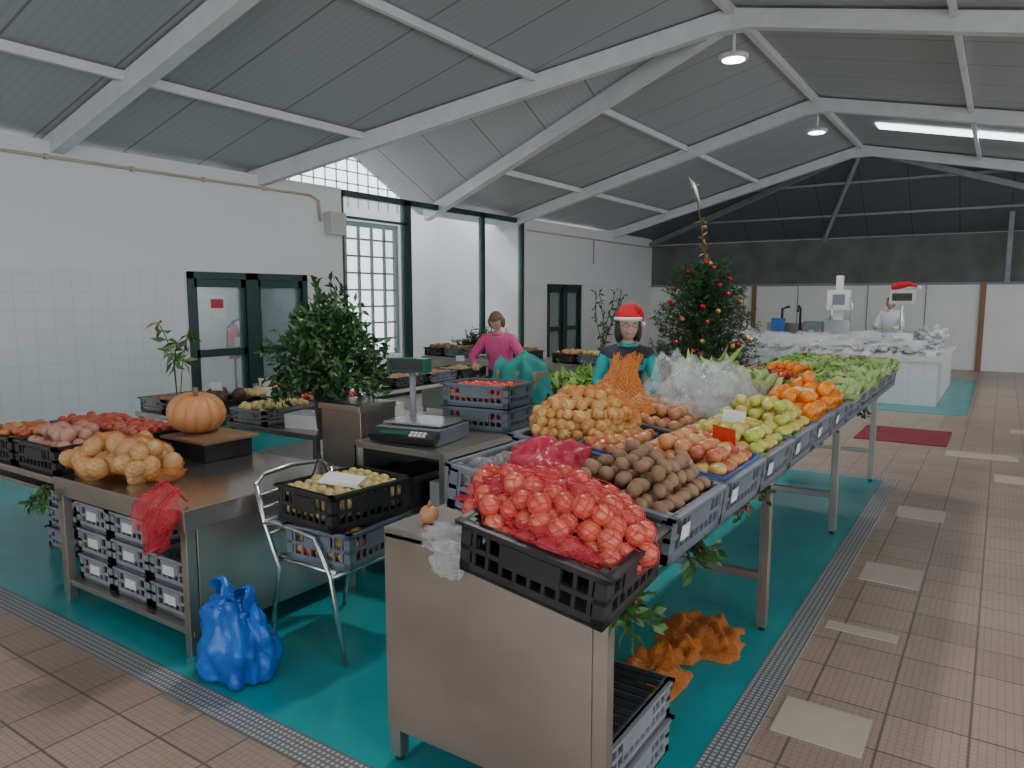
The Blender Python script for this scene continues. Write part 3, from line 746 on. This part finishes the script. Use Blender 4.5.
# plants
m=MB(); bx,by=-5.1,3.14
m.tube([(bx,by,.705),(bx,by,.86)],[.06,.08],'terracotta',n=14)
for i,(dx,dy,n) in enumerate(((-.25,.0,9),(.12,.1,8),(.3,-.1,7))):
    p=Vector((bx,by,.85));d=Vector((dx*.25,dy,1)).normalized();pts=[p]
    for k in range(n):
        d=(d+Vector((dx*.5*(k>3),0,-.08*(k>4)))).normalized(); p=p+d*.085; pts.append(p)
        if k>3:
            for s_ in range(3): leaf(m,p,(rdir(-.5)+Vector((dx,0,-.2))),.12,.04,'holly' if R()<.7 else 'dryleaf')
    m.tube(pts,.004,'bark',n=5)
m.obj('potted_branch_plant')
m=MB(); bx,by,bz=-3.97,3.62,.80
m.tube([(bx,by,bz),(bx,by,bz+.02),(bx,by,bz+.28)],[.10,.11,.13],'black_plastic',n=18)
for i in range(90):
    az=U(0,6.283); el=U(.08,1.0); rr=U(.3,1)
    tgt=Vector((bx+math.cos(az)*.44*rr*(1 if el<.75 else .6),by+math.sin(az)*.44*rr*(1 if el<.75 else .6),bz+.30+.62*el+.05*U(-1,1)-.1*rr*(rr>.8)))
    base=Vector((bx,by,bz+.2)); mid=base.lerp(tgt,.5)+Vector((0,0,.08))
    pts=[base,mid,tgt]; m.tube(pts,[.007,.005,.002],'bark',n=4)
    dirn=(tgt-mid).normalized()
    for k in range(34):
        t=U(.25,1.05); p=(mid.lerp(tgt,t)) + rdir()*.05
        leaf(m,p,(dirn*.5+rdir(.1)),U(.05,.085),U(.024,.036),'darkleaf' if R()<.75 else 'holly')
for i in range(4):
    d=Vector((U(-.3,.3),U(-.3,.3),1)); sprig(m,(bx+U(-.1,.15),by+U(-.1,.1),bz+.88),d,16,.07,.03,'darkleaf',sl=.20)
m.obj('bay_bush')
def f(m):
    m.bx(-3.72,-3.36,3.3,3.34,.30,1.06,'steel'); m.bx(-3.72,-3.36,3.34,3.62,.30,1.02,'steel'); m.bx(-3.73,-3.35,3.28,3.62,1.02,1.06,'steel')
    m.bx(-3.72,-3.36,3.3,3.6,0,.3,'steel_dark')
ob('steel_cabinet',f,.003)
def f(m):
    x0,x1,y0,y1,z=-3.32,-2.60,3.2,4.55,.86
    m.bx(x0,x1,y0,y1,z-.04,z,'steel'); m.bx(x0,x1,y0,y1,.45,.47,'steel_dark'); m.bx(x0,x1,y0,y1,.12,.14,'steel_dark')
    for x in (x0+.02,x1-.02):
        for y in (y0+.02,y1-.02): m.bx(x-.02,x+.02,y-.02,y+.02,0,z-.04,'steel')
    m.bx(x0,x0+.02,y0,y1,.1,.84,'black_plastic')
    m.bx(x0+.1,x0+.4,y0+.1,y0+.5,.47,.66,'black_plastic'); m.bx(x1-.28,x1-.05,y0+.2,y0+.5,.47,.62,'white_plastic')
ob('steel_counter',f,.003)
m=MB(); M=T(-3.0,3.48,.86,.15)
m.box((0,0,.05),(.46,.38,.09),'scale_body',M); m.box((0,.03,.115),(.42,.30,.012),'alu',M); m.box((0,0,.10),(.30,.22,.02),'black_plastic',M)
m.box((0,-.21,.055),(.46,.08,.05),'black_plastic',M,rot=(.5,0,0)); m.box((-.05,-.235,.075),(.2,.03,.012),'screen_green',M,rot=(.5,0,0))
for i in range(8): m.box((.07+i%4*.03,-.225-(i//4)*.02,.082-(i//4)*.012),(.02,.014,.01),'white_plastic',M,rot=(.5,0,0))
m.tube([(-.17,.16,.05),(-.17,.16,.42)],.022,'ltgrey_plastic',n=10,M=M); m.box((-.19,.15,.45),(.30,.07,.09),'screen_green',M); m.box((-.19,.112,.45),(.24,.004,.06),'black_plastic',M)
m.obj('weighing_scale')
m=MB()
for k,(z,fmn,cm) in enumerate(((.862,None,'grey_plastic'),(1.02,'tomato','grey_plastic'))):
    M=T(-2.92,4.08,z,.1); crate(m,M,.5,.36,.15,cm)
    fruit(m,M,.46,.32,.06,.14,.031,'tomato' if k else 'apple_red',.0)
m.obj('stacked_crates_of_tomatoes')
m=MB()
for q in range(16): leaf(m,(-3.22,4.3,1.02),Vector((math.cos(q),math.sin(q),1.6)),.2,.03,'holly')
m.ball((-3.22,4.3,.95),(.06,.06,.09),'potato',14,10)
m.obj('pineapple')
m=MB(); P=[]
for i in range(24):
    row=[]
    for j in range(14):
        u=i/23;v=j/13
        x=-3.32+.46*u; y=4.60+.3*v+.03*math.sin(u*14+v*3)
        z=1.27-.05*math.sin(u*9) - (.55*max(0,(.35-v)/.35)**1.0) +.02*math.sin(v*12)-.25*max(0,u-.8)/.2
        row.append((x,y,z))
    P.append(row)
m.grid(P,'teal_cloth'); m.bx(-3.28,-2.92,4.70,4.88,.0,1.18,'cardboard')
m.obj('stack_of_boxes_with_cloth')
steel_counter('steel_counter',-3.75,-2.75,5.0,6.5,.88,sheet=True)
for k in range(5):
    m=MB(); 
    for q in range(4): lettuce(m,(-3.58+.22*q+U(-.05,.05),5.15+k*.27,.87),.13,'lettuce' if (k+q)%3 else 'darkleaf',n=12)
    for i in range(12): leaf(m,(-3.5+U(0,.6),5.15+k*.27,1.0),rdir(.8),U(.12,.2),.06,'lettuce',curl=.25)
    m.obj('lettuce_bunches')
m=MB(); netbag(m,(-2.92,6.3,1.06),(.15,.15,.17),.035,'pear','tinsel',nu=30,nv=16,film='clear_film'); m.obj('net_bag_of_pears')
steel_counter('steel_counter',-7.2,-4.2,8.35,9.1,.88,sheet=True)
for k in (0,1,4,6,7):
    crate_of(*[('crate_of_walnuts','crate_of_potatoes','crate_of_onions','crate_of_pears')[k%4]],-7.0+k*.37,8.6,.885,.34,.42,.12,'grey_plastic' if k%2 else 'black_plastic',('kiwi','potato','onion','pear')[k%4],.035,dome=0,fill=.2)
for (x,y,s) in ((-6.3,8.9,.24),(-6.0,8.7,.20),(-6.6,8.8,.2)):
    m=MB(); zb=.88 
    m.tube([(x,y,zb),(x,y,zb+s*.7)],[s*.3,s*.42],'terracotta',n=14)
    for i in range(40): sprig(m,(x,y,zb+s*.65),rdir(.9),10,s*.35,s*.12,'darkleaf',sl=s*U(.7,1.6))
    m.obj('potted_plant')
m=MB(); x,y=-7.7,15.3
m.tube([(x,y,0),(x,y,.35)],[.15,.2],'terracotta',n=14)
for i in range(5): 
    d=Vector((U(-.2,.2),U(-.2,.2),1)).normalized(); p=Vector((x,y,.3)); pts=[p]
    for k in range(8): d=(d+Vector((U(-.12,.12),U(-.12,.12),0))).normalized(); p=p+d*.2; pts.append(p); [leaf(m,p,rdir(.2),.16,.05,'holly') for _ in range(3)]
    m.tube(pts,.008,'bark',n=5)
m.obj('potted_plant')
# ---------------------------------------------------------------- chair
m=MB(); 
cx,cy=-2.78,2.56
r=.0125
for s in (-1,1):
    yy=cy+s*.25
    m.tube([(cx+.29,yy,0),(cx+.20,yy,.43),(cx+.10,yy,.60),(cx-.18,yy,.63),(cx-.27,yy,.61)],r,'alu',n=10)
    m.tube([(cx-.25,yy,0),(cx-.17,yy,.40),(cx-.27,yy,.61),(cx-.33,yy,.80)],r,'alu',n=10)
m.tube([(cx-.33,cy-.25,.80),(cx-.345,cy-.19,.84),(cx-.35,cy,.855),(cx-.345,cy+.19,.84),(cx-.33,cy+.25,.80)],r,'alu',n=10)
for i in range(4):
    z=.56+i*.065; x=cx-.245-(z-.56)*.27
    m.tube([(x,cy-.245,z),(x-.02,cy,z),(x,cy+.245,z)],.009,'alu',n=6)
for s in (-1,1):
    m.tube([(cx-.19,cy+s*.23,.44),(cx+.22,cy+s*.23,.44)],r,'alu',n=8)
m.tube([(cx+.22,cy-.25,.43),(cx+.22,cy+.25,.43)],r,'alu',n=8); m.tube([(cx-.19,cy-.25,.43),(cx-.19,cy+.25,.43)],r,'alu',n=8)
for i in range(9): m.box((cx+.015,cy-.21+i*.0525,.452),(.41,.035,.008),'alu')
m.obj('aluminium_chair')
crate_of('crate_of_apples',cx+.07,cy,.458,.40,.46,.18,'grey_plastic','apple_mixed',.034,rz=.1,dome=0,fill=.35)
m=MB(); M=T(cx+.05,cy,.645,-.08); crate(m,M,.42,.5,.18,'black_plastic'); fruit(m,M,.38,.46,.06,.165,.03,'pear',.0); m.box((.05,-.05,.20),(.2,.12,.02),'paper_white',M,rot=(.1,.1,.5))
m.tube([(-.2,-.05,.18),(-.17,-.02,.30),(-.13,.0,.18)],.006,'black_plastic',n=6,M=M)
m.obj('crate_of_pears')
# blue bag
m=MB(); P=[]
bx,by=-2.85,1.98
nu=72;nv=30
for i in range(nu):
    a=2*math.pi*i/nu; row=[]
    for j in range(nv+1):
        t=j/nv
        if t<.1: rr=.165*(t/.1)**.5; z=.010+.012*(t/.1)
        else:
            u=(t-.1)/.9; z=.02+.37*u; rr=.165+.02*math.sin(math.pi*min(1,u*1.3))-.085*max(0,u-.45)/.55
        n=noise.noise(Vector((math.cos(a)*1.8,math.sin(a)*1.8,z*8)))
        n3=noise.noise(Vector((math.cos(a)*5,math.sin(a)*5,z*14+4)))
        fold=.022*math.sin(a*7+4*n)*t+.05*n+.02*n3
        rr=max(0.001,rr+ (fold if t>.05 else 0))
        row.append((bx+rr*1.12*math.cos(a),by+rr*.75*math.sin(a),z+.03*n*t))
    P.append(row)
m.grid(P,'blue_bag',closeu=True)
for s,lean in ((-1,-.10),(1,.05)):
    Q=[]
    for k in range(13):
        an=math.pi*k/12; x=bx+s*.06+math.cos(an)*.05; z=.34+math.sin(an)*.11
        w=.028
        Q.append([(x+lean*math.sin(an)*.5,by-w-.02*math.sin(k),z),(x+lean*math.sin(an)*.5+.01,by+.0,z+.012),(x+lean*math.sin(an)*.5,by+w,z)])
    m.grid(Q,'blue_bag')
crumple(m,(bx,by,.34),(.13,.09,.07),'blue_bag',seed=31,amp=.35)
m.obj('blue_plastic_bag')
# ---------------------------------------------------------------- christmas tree
def f(m):
    x,y=-3.66,10.6; H=2.22
    m.tube([(x,y,0),(x,y,.35)],[.2,.26],'terracotta',n=18)
    m.tube([(x,y,.3),(x-.02,y,1.5),(x+.0,y,2.2),(x-.09,y,2.8),(x-.20,y,3.35)],[.05,.035,.02,.012,.006],'bark',n=7)
    for i in range(180):
        k=(i/180)**.9; h=.45+(H-.45)*k
        ln=(.74*(1-k)**.5+.12)*U(.65,1.2); az=i*2.399+U(-.3,.3)
        d=Vector((math.cos(az),math.sin(az),.15+.9*k)).normalized(); p=Vector((x,y,h-.15*k)); pts=[p]
        for s in range(6): d=(d+Vector((0,0,.05 if s>3 else -.06))).normalized(); p=p+d*ln/6; pts.append(p)
        m.tube(pts,[.008,.007,.006,.005,.004,.003,.002],'bark',n=4)
        for s in range(1,7):
            b=pts[s]
            for q in range(3):
                td=(d*.8+rdir()*.8).normalized(); tl_=U(.08,.16)
                for nn in range(12):
                    bb=b+td*tl_*nn/12; leaf(m,bb,td*.7+rdir()*.8,.055,.013,'fir',curl=0)
    for i in range(45):
        h=.6+1.6*R(); k=(h-.45)/(H-.45); rr=(.70*max(0,(1-k))**.5+.10); az=U(0,6.28)
        m.ball((x+rr*math.cos(az),y+rr*math.sin(az),h+.05),.035,'bauble' if R()<.75 else 'gold',12,8)
    for i in range(45):
        z=2.2+U(0,.75); leaf(m,(x-.25*(z-2.2)*.6,y,z),rdir(),.11,.03,'dryleaf' if R()<.7 else 'holly')
    for k in range(4):
        az=k*1.57+.3; m.tube([(x-.20,y,3.36),(x-.20+.08*math.cos(az),y,3.36+.08*math.sin(az))],[.012,.002],'tinsel',n=5)
    m.tube([(x-.30,y,3.50),(x-.21,y,3.36),(x-.12,y,3.1)],[.004,.03,.012],'tinsel',n=6)
ob('christmas_tree',f)
# ---------------------------------------------------------------- fish counter
def f(m):
    x0,x1,y0,y1=-4.6,-.80,13.4,17.2
    m.bx(x0,x1,y0,y0+.9,.0,.72,'wall_tile_x'); m.bx(x1-.9,x1,y0+.9,y1,0,.72,'wall_tile'); m.bx(x0-.05,x1+.06,y0-.06,y0+.96,.72,.80,'white_plastic'); m.bx(x1-.96,x1+.06,y0+.96,y1,.72,.80,'white_plastic')
    P=[]
    for i in range(40):
        row=[]
        for j in range(12):
            xx=x0+.05+(x1-x0-.1)*i/39; yy=y0+.05+.85*j/11
            row.append((xx,yy,.80+.22*j/11+.03*noise.noise(Vector((xx*4,yy*6,0)))))
        P.append(row)
    m.grid(P,'ice')
    P=[]
    for i in range(30):
        row=[]
        for j in range(12):
            yy=y0+.9+(y1-y0-.95)*i/29; xx=x1-.05-.85*j/11
            row.append((xx,yy,.80+.14*j/11+.03*noise.noise(Vector((xx*4,yy*6,3)))))
        P.append(row)
    m.grid(P,'ice')
    for i in range(120):
        xx=U(x0+.2,x1-.1);yy=U(y0+.1,y0+.85); 
        m.ball((xx,yy,.84+.24*(yy-y0)),(.13,.04,.03),'fish',8,6,rot=(0,0,U(-.4,.4)+1.4))
    for i in range(40):
        xx=U(x1-.8,x1-.1);yy=U(y0+1,y1-.1); m.ball((xx,yy,.85),(.13,.035,.025),'fish',8,6,rot=(0,0,U(-.4,.4)))
    for i in range(9):
        if i%2: m.box((x0+.3+i*.4,y0+.55,.99),(.34,.4,.05),'white_plastic',rot=(.2,0,0)); m.box((x0+.3+i*.4,y0+.54,1.017),(.28,.33,.008),'scale_body',rot=(.2,0,0))
    for i in range(8): m.box((x0+.3+i*.45,y0+.12,.90),(.09,.004,.06),'paper_white',rot=(-.2,0,0))
    crumple(m,(-4.2,13.95,1.08),(.38,.4,.22),'clear_film',seed=40,amp=.4,fr=4); crumple(m,(-4.3,14.0,1.05),(.25,.3,.16),'ice',seed=44,amp=.4,fr=4); crumple(m,(-1.15,16.6,1.0),(.3,.4,.2),'ice',seed=41,amp=.4,fr=4)
    crumple(m,(-1.9,14.1,1.05),(.4,.3,.12),'clear_film',seed=47,amp=.4,fr=4)
    sheetbag(m,-4.6,-.9,13.35,14.45,.92,.28,5,'clear_film',80,fq=7); sheetbag(m,-4.3,-2.2,13.32,14.2,.90,.34,15,'clear_film',60,fq=5)
    # plastic sheet hanging over the front edge
    P=[]
    for i in range(60):
        xx=x0+.1+2.6*i/59; P.append([(xx,y0-.08-.03*math.sin(i*.9)-.02*math.sin(i*2.3+j),.95-.045*j*(1+.2*math.sin(i*.5))) for j in range(8)])
    m.grid(P,'clear_film')
ob('fish_counter',f)
def f(m):
    x,y=-2.62,15.2
    m.bx(x-.22,x+.22,y-.2,y+.2,0,.95,'steel'); m.bx(x-.22,x+.22,y-.18,y+.18,.95,1.32,'alu'); m.bx(x-.08,x+.08,y-.05,y+.12,1.32,1.6,'white_plastic')
    m.bx(x-.20,x+.20,y-.12,y+.15,1.5,1.88,'white_plastic'); m.bx(x-.05,x+.07,y-.12,y+.0,1.88,2.15,'white_plastic'); m.tube([(x-.1,y-.13,1.32),(x-.1,y-.13,1.6)],.02,'alu'); m.bx(x-.1,x+.12,y-.125,y-.118,1.6,1.8,'scale_body')
    m.tube([(x+.2,y-.1,1.32),(x+.26,y-.12,1.6),(x+.2,y-.12,1.75)],.02,'alu')
ob('bone_saw_machine',f,.006)
def f(m):
    x,y=-1.62,15.75
    m.bx(x-.25,x+.25,y-.2,y+.2,0,.95,'steel'); m.bx(x-.22,x+.22,y-.2,y+.2,.95,1.06,'white_plastic'); m.bx(x-.2,x+.2,y-.18,y+.15,1.06,1.09,'alu')
    m.tube([(x,y+.15,1.05),(x,y+.15,1.7)],.025,'alu'); m.bx(x-.22,x+.22,y+.08,y+.22,1.62,1.88,'box_plastic'); m.bx(x-.17,x+.17,y+.07,y+.08,1.68,1.82,'black_plastic')
    m.tube([(x-.2,y+.15,1.93),(x-.05,y+.15,1.97),(x+.1,y+.15,2.0),(x+.24,y+.15,1.95)],[.05,.07,.05,.02],'hat_red',n=10); m.ball((x+.27,y+.15,1.93),.04,'fur_white')
ob('fishmonger_scale',f,.006)
def f(m):
    m.bx(-4.3,-3.0,16.0,16.6,0,.9,'steel'); m.bx(-4.3,-3.0,16.55,16.6,.9,1.20,'steel'); m.tube([(-3.6,16.5,.9),(-3.6,16.5,1.5),(-3.6,16.35,1.56),(-3.6,16.25,1.45)],.025,'black_plastic')
    m.bx(-4.1,-3.85,16.1,16.3,.9,1.3,'blue_liner'); m.bx(-3.45,-3.1,16.1,16.4,.9,1.25,'scale_body'); m.tube([(-3.95,16.4,.9),(-3.95,16.4,1.5),(-3.8,16.4,1.55)],.03,'black_plastic')
    m.tube([(-2.9,16.5,.0),(-2.9,16.5,1.1),(-2.9,16.5,1.35)],[.16,.16,.12],'alu',n=14)
ob('fishmonger_sink',f,.005)
# ---------------------------------------------------------------- people
def finger(m,p,d,n,ln,r,curl,mat,M):
    p=Vector(p);d=Vector(d).normalized(); pts=[p]
    for k,fk in enumerate((.45,.3,.25)):
        p=p+d*ln*fk; pts.append(p); d=(d*math.cos(curl)+n*math.sin(curl)).normalized()
    m.tube(pts,[r,r*.95,r*.85,r*.65],mat,n=7,M=M); m.ball(pts[-1],r*.66,mat,7,5,M)
def hand(m,wr,d,nrm,mat,M,side=1,curl=.45):
    wr=Vector(wr);d=Vector(d).normalized();nrm=Vector(nrm); nrm=(nrm-d*nrm.dot(d)).normalized(); s=d.cross(nrm)*side
    for k in range(4):
        o=s*(k-1.5)*.019
        m.tube([wr+o*.5,wr+d*.04+o*.9,wr+d*.088+o],[.014,.0135,.011],mat,n=7,M=M)
    for k,ln in enumerate((.068,.078,.072,.056)): finger(m,wr+d*.085+s*(k-1.5)*.019,d+s*(k-1.5)*.06,nrm,ln,.0085,curl,mat,M)
    finger(m,wr+d*.025-s*.03,(d*.7-s*.75+nrm*.2),nrm,.06,.0105,.25,mat,M)
def person(name,M,J,mats,H=1.6,hair='hair_dark',hairlen=.5,hat=False,look=0,glasses=False,lean=0,wide=1.0,hs=(1,1,1)):
    order=[('pelvis','waist'),('waist','chest'),('chest','uchest'),('uchest','neck'),('neck','head')]
    for s in 'LR':
        order+=[('uchest','sh'+s),('sh'+s,'el'+s),('el'+s,'wr'+s),('pelvis','hip'+s),('hip'+s,'kn'+s),('kn'+s,'an'+s),('an'+s,'toe'+s)]
    w_=wide
    rad={'pelvis':(.155*w_,.125*w_),'waist':(.125*w_,.105*w_),'chest':(.15*w_,.115*w_),'uchest':(.13,.085),'neck':(.052,.05),'head':(.05,.05)}
    for s in 'LR': rad.update({'sh'+s:(.062*w_,.062*w_),'el'+s:(.046*w_,.046*w_),'wr'+s:(.031,.028),'hip'+s:(.10,.10),'kn'+s:(.066,.066),'an'+s:(.045,.045),'toe'+s:(.036,.03)})
    names=list(rad.keys()); me=D.meshes.new('tmp'); me.from_pydata([J[n] for n in names],[(names.index(a),names.index(b)) for a,b in order],[]); 
    o=D.objects.new('tmp',me); bpy.context.scene.collection.objects.link(o)
    sk=o.modifiers.new('s','SKIN'); sk.use_smooth_shade=True
    for i,n in enumerate(names): v=me.skin_vertices[0].data[i]; v.radius=rad[n]; v.use_root=(n=='pelvis')
    sb=o.modifiers.new('u','SUBSURF'); sb.levels=2
    dg=bpy.context.evaluated_depsgraph_get(); dg.update(); ev=o.evaluated_get(dg).to_mesh()
    vs=[v.co.copy() for v in ev.vertices]; fs=[tuple(p.vertices) for p in ev.polygons]
    seg=[(Vector(J[a]),Vector(J[b]),a,b) for a,b in order]
    def near(c):
        best=None;bd=9
        for A,B,a,b in seg:
            t=max(0,min(1,(c-A).dot(B-A)/max(1e-9,(B-A).length_squared))); d=(c-(A+(B-A)*t)).length
            if d<bd: bd=d;best=(a,b,t)
        return best
    m=MB(); groups={}
    for fc in fs:
        c=sum((vs[i] for i in fc),Vector())/len(fc); a,b,t=near(c)
        if b=='head' or (b=='neck' and t>.75): k=mats['skin']
        elif a[:2] in('sh','el') : k=(mats['torso'] if (a[:2]=='sh' and t<.10) else mats['sleeve']) if not(a[:2]=='el' and t>.95) else mats['skin']
        elif a[:2] in('hi','kn'): k=mats['leg']
        elif a[:2]=='an': k=mats['shoe']
        elif b[:2]=='hi': k=mats['leg'] if not mats.get('long') else mats['torso']
        else: k=mats['torso']
        if mats.get('long') and c.z>.55 and a[:2]in('hi',): k=mats['torso']
        groups.setdefault(k,[]).append(fc)
    m.v.extend([tuple(M@v) for v in vs])
    for k,l in groups.items():
        q=m.mi(k)
        for fc in l: m.f.append(fc); m.m.append(q); m.s.append(True)
    D.objects.remove(o)
    nk=Vector(J['neck']); m.tube([tuple(nk+Vector((.062*math.cos(a*math.pi/8),.058*math.sin(a*math.pi/8)+.004,.0-.012*math.sin(a*math.pi/8)))) for a in range(17)],.016,mats.get('collar',mats['torso']),n=7,M=M)
    hd=Vector(J['head']); HM=M@Matrix.Translation(hd+Vector((0,.012,.075)))@Euler((lean,0,look)).to_matrix().to_4x4()@Matrix.Diagonal((*hs,1))
    sk_=mats['skin']
    def hf(p):
        x,y,z=p
        w=1-.22*max(0,-z-.05)**1.1; 
        yy=y
        if y>0: yy=y*.92; 
        jaw=.16*max(0,-z-.3) if y>0 else -.25*max(0,-z-.2)
        n=0
        if y>.6 and abs(x)<.22:
            if -.35<z<.12: n=.20*(1-abs(x)/.22)*( (.12-z)/.47)**.8 if z>-.25 else .20*(1-abs(x)/.22)*.4
        eye=-.07*math.exp(-((abs(x)-.38)**2)/.02-((z-.05)**2)/.02) if y>0 else 0
        return Vector((x*w,yy+n+jaw*(y>0)+eye,z))
    m.ball((0,0,0),(.073,.092,.112),sk_,32,24,HM,fn=hf)
    for s in (-1,1):
        m.ball((s*.028,.079,.006),(.012,.008,.007),'eye_white',10,8,HM); m.ball((s*.028,.086,.006),(.005,.003,.005),'hair_dark',8,6,HM)
        m.tube([(s*.015,.088,.024),(s*.030,.086,.028),(s*.044,.078,.023)],.0028,hair,n=5,M=HM)
        m.ball((s*.074,-.002,-.005),(.010,.018,.028),sk_,10,8,HM)
    m.tube([(-.030,.076,-.042),(-.014,.087,-.052),(.014,.087,-.052),(.030,.076,-.042)],[.002,.0055,.0055,.002],'lip',n=6,M=HM)
    m.tube([(-.02,.086,-.047),(0,.091,-.050),(.02,.086,-.047)],.003,'eye_white',n=5,M=HM)
    if hair!='none':
        def hr(p):
            x,y,z=p; q=p.copy()
            if y>.25 and z<.5: q=q*.80
            return q
        m.ball((0,-.012,.014),(.083,.098,.112),hair,24,18,HM,fn=hr)
        if hairlen:
            m.ball((0,-.055,-.06*hairlen-.02),(.082,.055,.07+.06*hairlen),hair,18,12,HM)
            for s in (-1,1): m.ball((s*.072,.004,-.05*hairlen),(.022,.042,.05+.06*hairlen),hair,12,10,HM)
    if glasses:
        for s in (-1,1):
            pts=[(s*.03+.02*math.cos(a*math.pi/6),.094,.005+.015*math.sin(a*math.pi/6)) for a in range(13)]; m.tube(pts,.0018,'black_plastic',n=5,M=HM)
            m.tube([(s*.05,.093,.008),(s*.074,.06,.01),(s*.077,.0,.008)],.0018,'black_plastic',n=5,M=HM)
        m.tube([(-.01,.095,.008),(.01,.095,.008)],.0018,'black_plastic',n=5,M=HM)
    if hat:
        pts=[(0,-.005,.050),(0,-.01,.085),(-.01,-.02,.115),(-.035,-.03,.13),(-.070,-.035,.115),(-.095,-.04,.075),(-.103,-.04,.035)]
        m.tube(pts,[.088,.084,.068,.052,.038,.026,.016],'hat_red',n=20,M=HM); m.ball((-.108,-.04,.015),.024,'fur_white',12,8,HM)
        ring=[(.084*math.cos(a*math.pi/12),-.005+.096*math.sin(a*math.pi/12),.055) for a in range(25)]; m.tube(ring,.015,'fur_white',n=8,M=HM)
    for s in 'LR':
        wr=Vector(J['wr'+s]); d=wr-Vector(J['el'+s]); hand(m,wr,d,(Vector((0,0,-1)) if abs(d.normalized().z)<.8 else Vector((1 if s=='R' else -1,0,0))),sk_,M,side=-1 if s=='L' else 1)
    return m.obj(name)
def pose(f=0,armL=None,armR=None):
    J={'pelvis':(0,0,.86),'waist':(0,f*.15,.98),'chest':(0,f*.45,1.14),'uchest':(0,f*.75,1.27),'neck':(0,f*.9+.0,1.345),'head':(0,f*1.05+.01,1.41)}
    for s,sg in (('L',1),('R',-1)):
        J['sh'+s]=(sg*.165,f*.75,1.265)
        J['el'+s]=(sg*.22,f*.75+.03,1.01); J['wr'+s]=(sg*.20,f*.75+.20,.92)
        J['hip'+s]=(sg*.085,0,.80); J['kn'+s]=(sg*.095,.015,.45); J['an'+s]=(sg*.10,-.02,.085); J['toe'+s]=(sg*.115,.12,.035)
    if armL: J['elL'],J['wrL']=armL
    if armR: J['elR'],J['wrR']=armR
    return J
person('woman_in_santa_hat',T(-2.52,5.45,0.006,math.radians(-148),s=1.02),pose(.05,armL=((.24,.08,1.02),(.12,.30,1.0)),armR=((-.24,.08,1.02),(-.12,.30,.98))),
  dict(skin='skin',torso='vest_dark',sleeve='sweater_teal',leg='trousers',shoe='shoe',collar='sweater_teal'),hair='hair_dark',hairlen=.7,hat=True,glasses=True,look=.1,wide=1.08,hs=(1.14,1.05,1.0))
person('woman_in_pink_jacket',T(-5.02,7.30,0.006,math.radians(-165),s=.98),pose(.16,armL=((.33,.16,1.05),(.20,.40,.98)),armR=((-.33,.16,1.05),(-.20,.40,.98))),
  dict(skin='skin',torso='jacket_pink',sleeve='jacket_pink',leg='trousers',shoe='shoe',),hair='hair_blond',hairlen=.35,lean=-.75,wide=1.25,hs=(1.1,1.05,1))
person('fishmonger',T(-1.98,17.6,0.006,math.radians(170),s=1.09),pose(.08,armL=((.25,.15,1.02),(.14,.36,1.0)),armR=((-.25,.15,1.02),(-.14,.36,1.0))),
  dict(skin='skin',torso='coat_white',sleeve='coat_white',leg='coat_white',shoe='shoe',long=True),hair='hair_dark',hairlen=0,wide=1.3)
# ---------------------------------------------------------------- light, camera
w=D.worlds.new('World'); bpy.context.scene.world=w; w.use_nodes=True
bg=w.node_tree.nodes['Background']; bg.inputs[0].default_value=(.85,.93,1,1); bg.inputs[1].default_value=3.2
s=D.lights.new('sun','SUN'); s.energy=1.2; s.angle=.05; s.color=(1,.96,.9)
so=D.objects.new('sun',s); so.rotation_euler=(math.radians(62),0,math.radians(-35)); bpy.context.scene.collection.objects.link(so)
cam=D.cameras.new('camera'); co=D.objects.new('camera',cam); bpy.context.scene.collection.objects.link(co)
co.location=(0,0,1.75); co.rotation_euler=(math.radians(90-6.77),0,math.radians(33.7)); cam.lens=36*733/1024; cam.sensor_width=36; cam.clip_start=.05
bpy.context.scene.camera=co
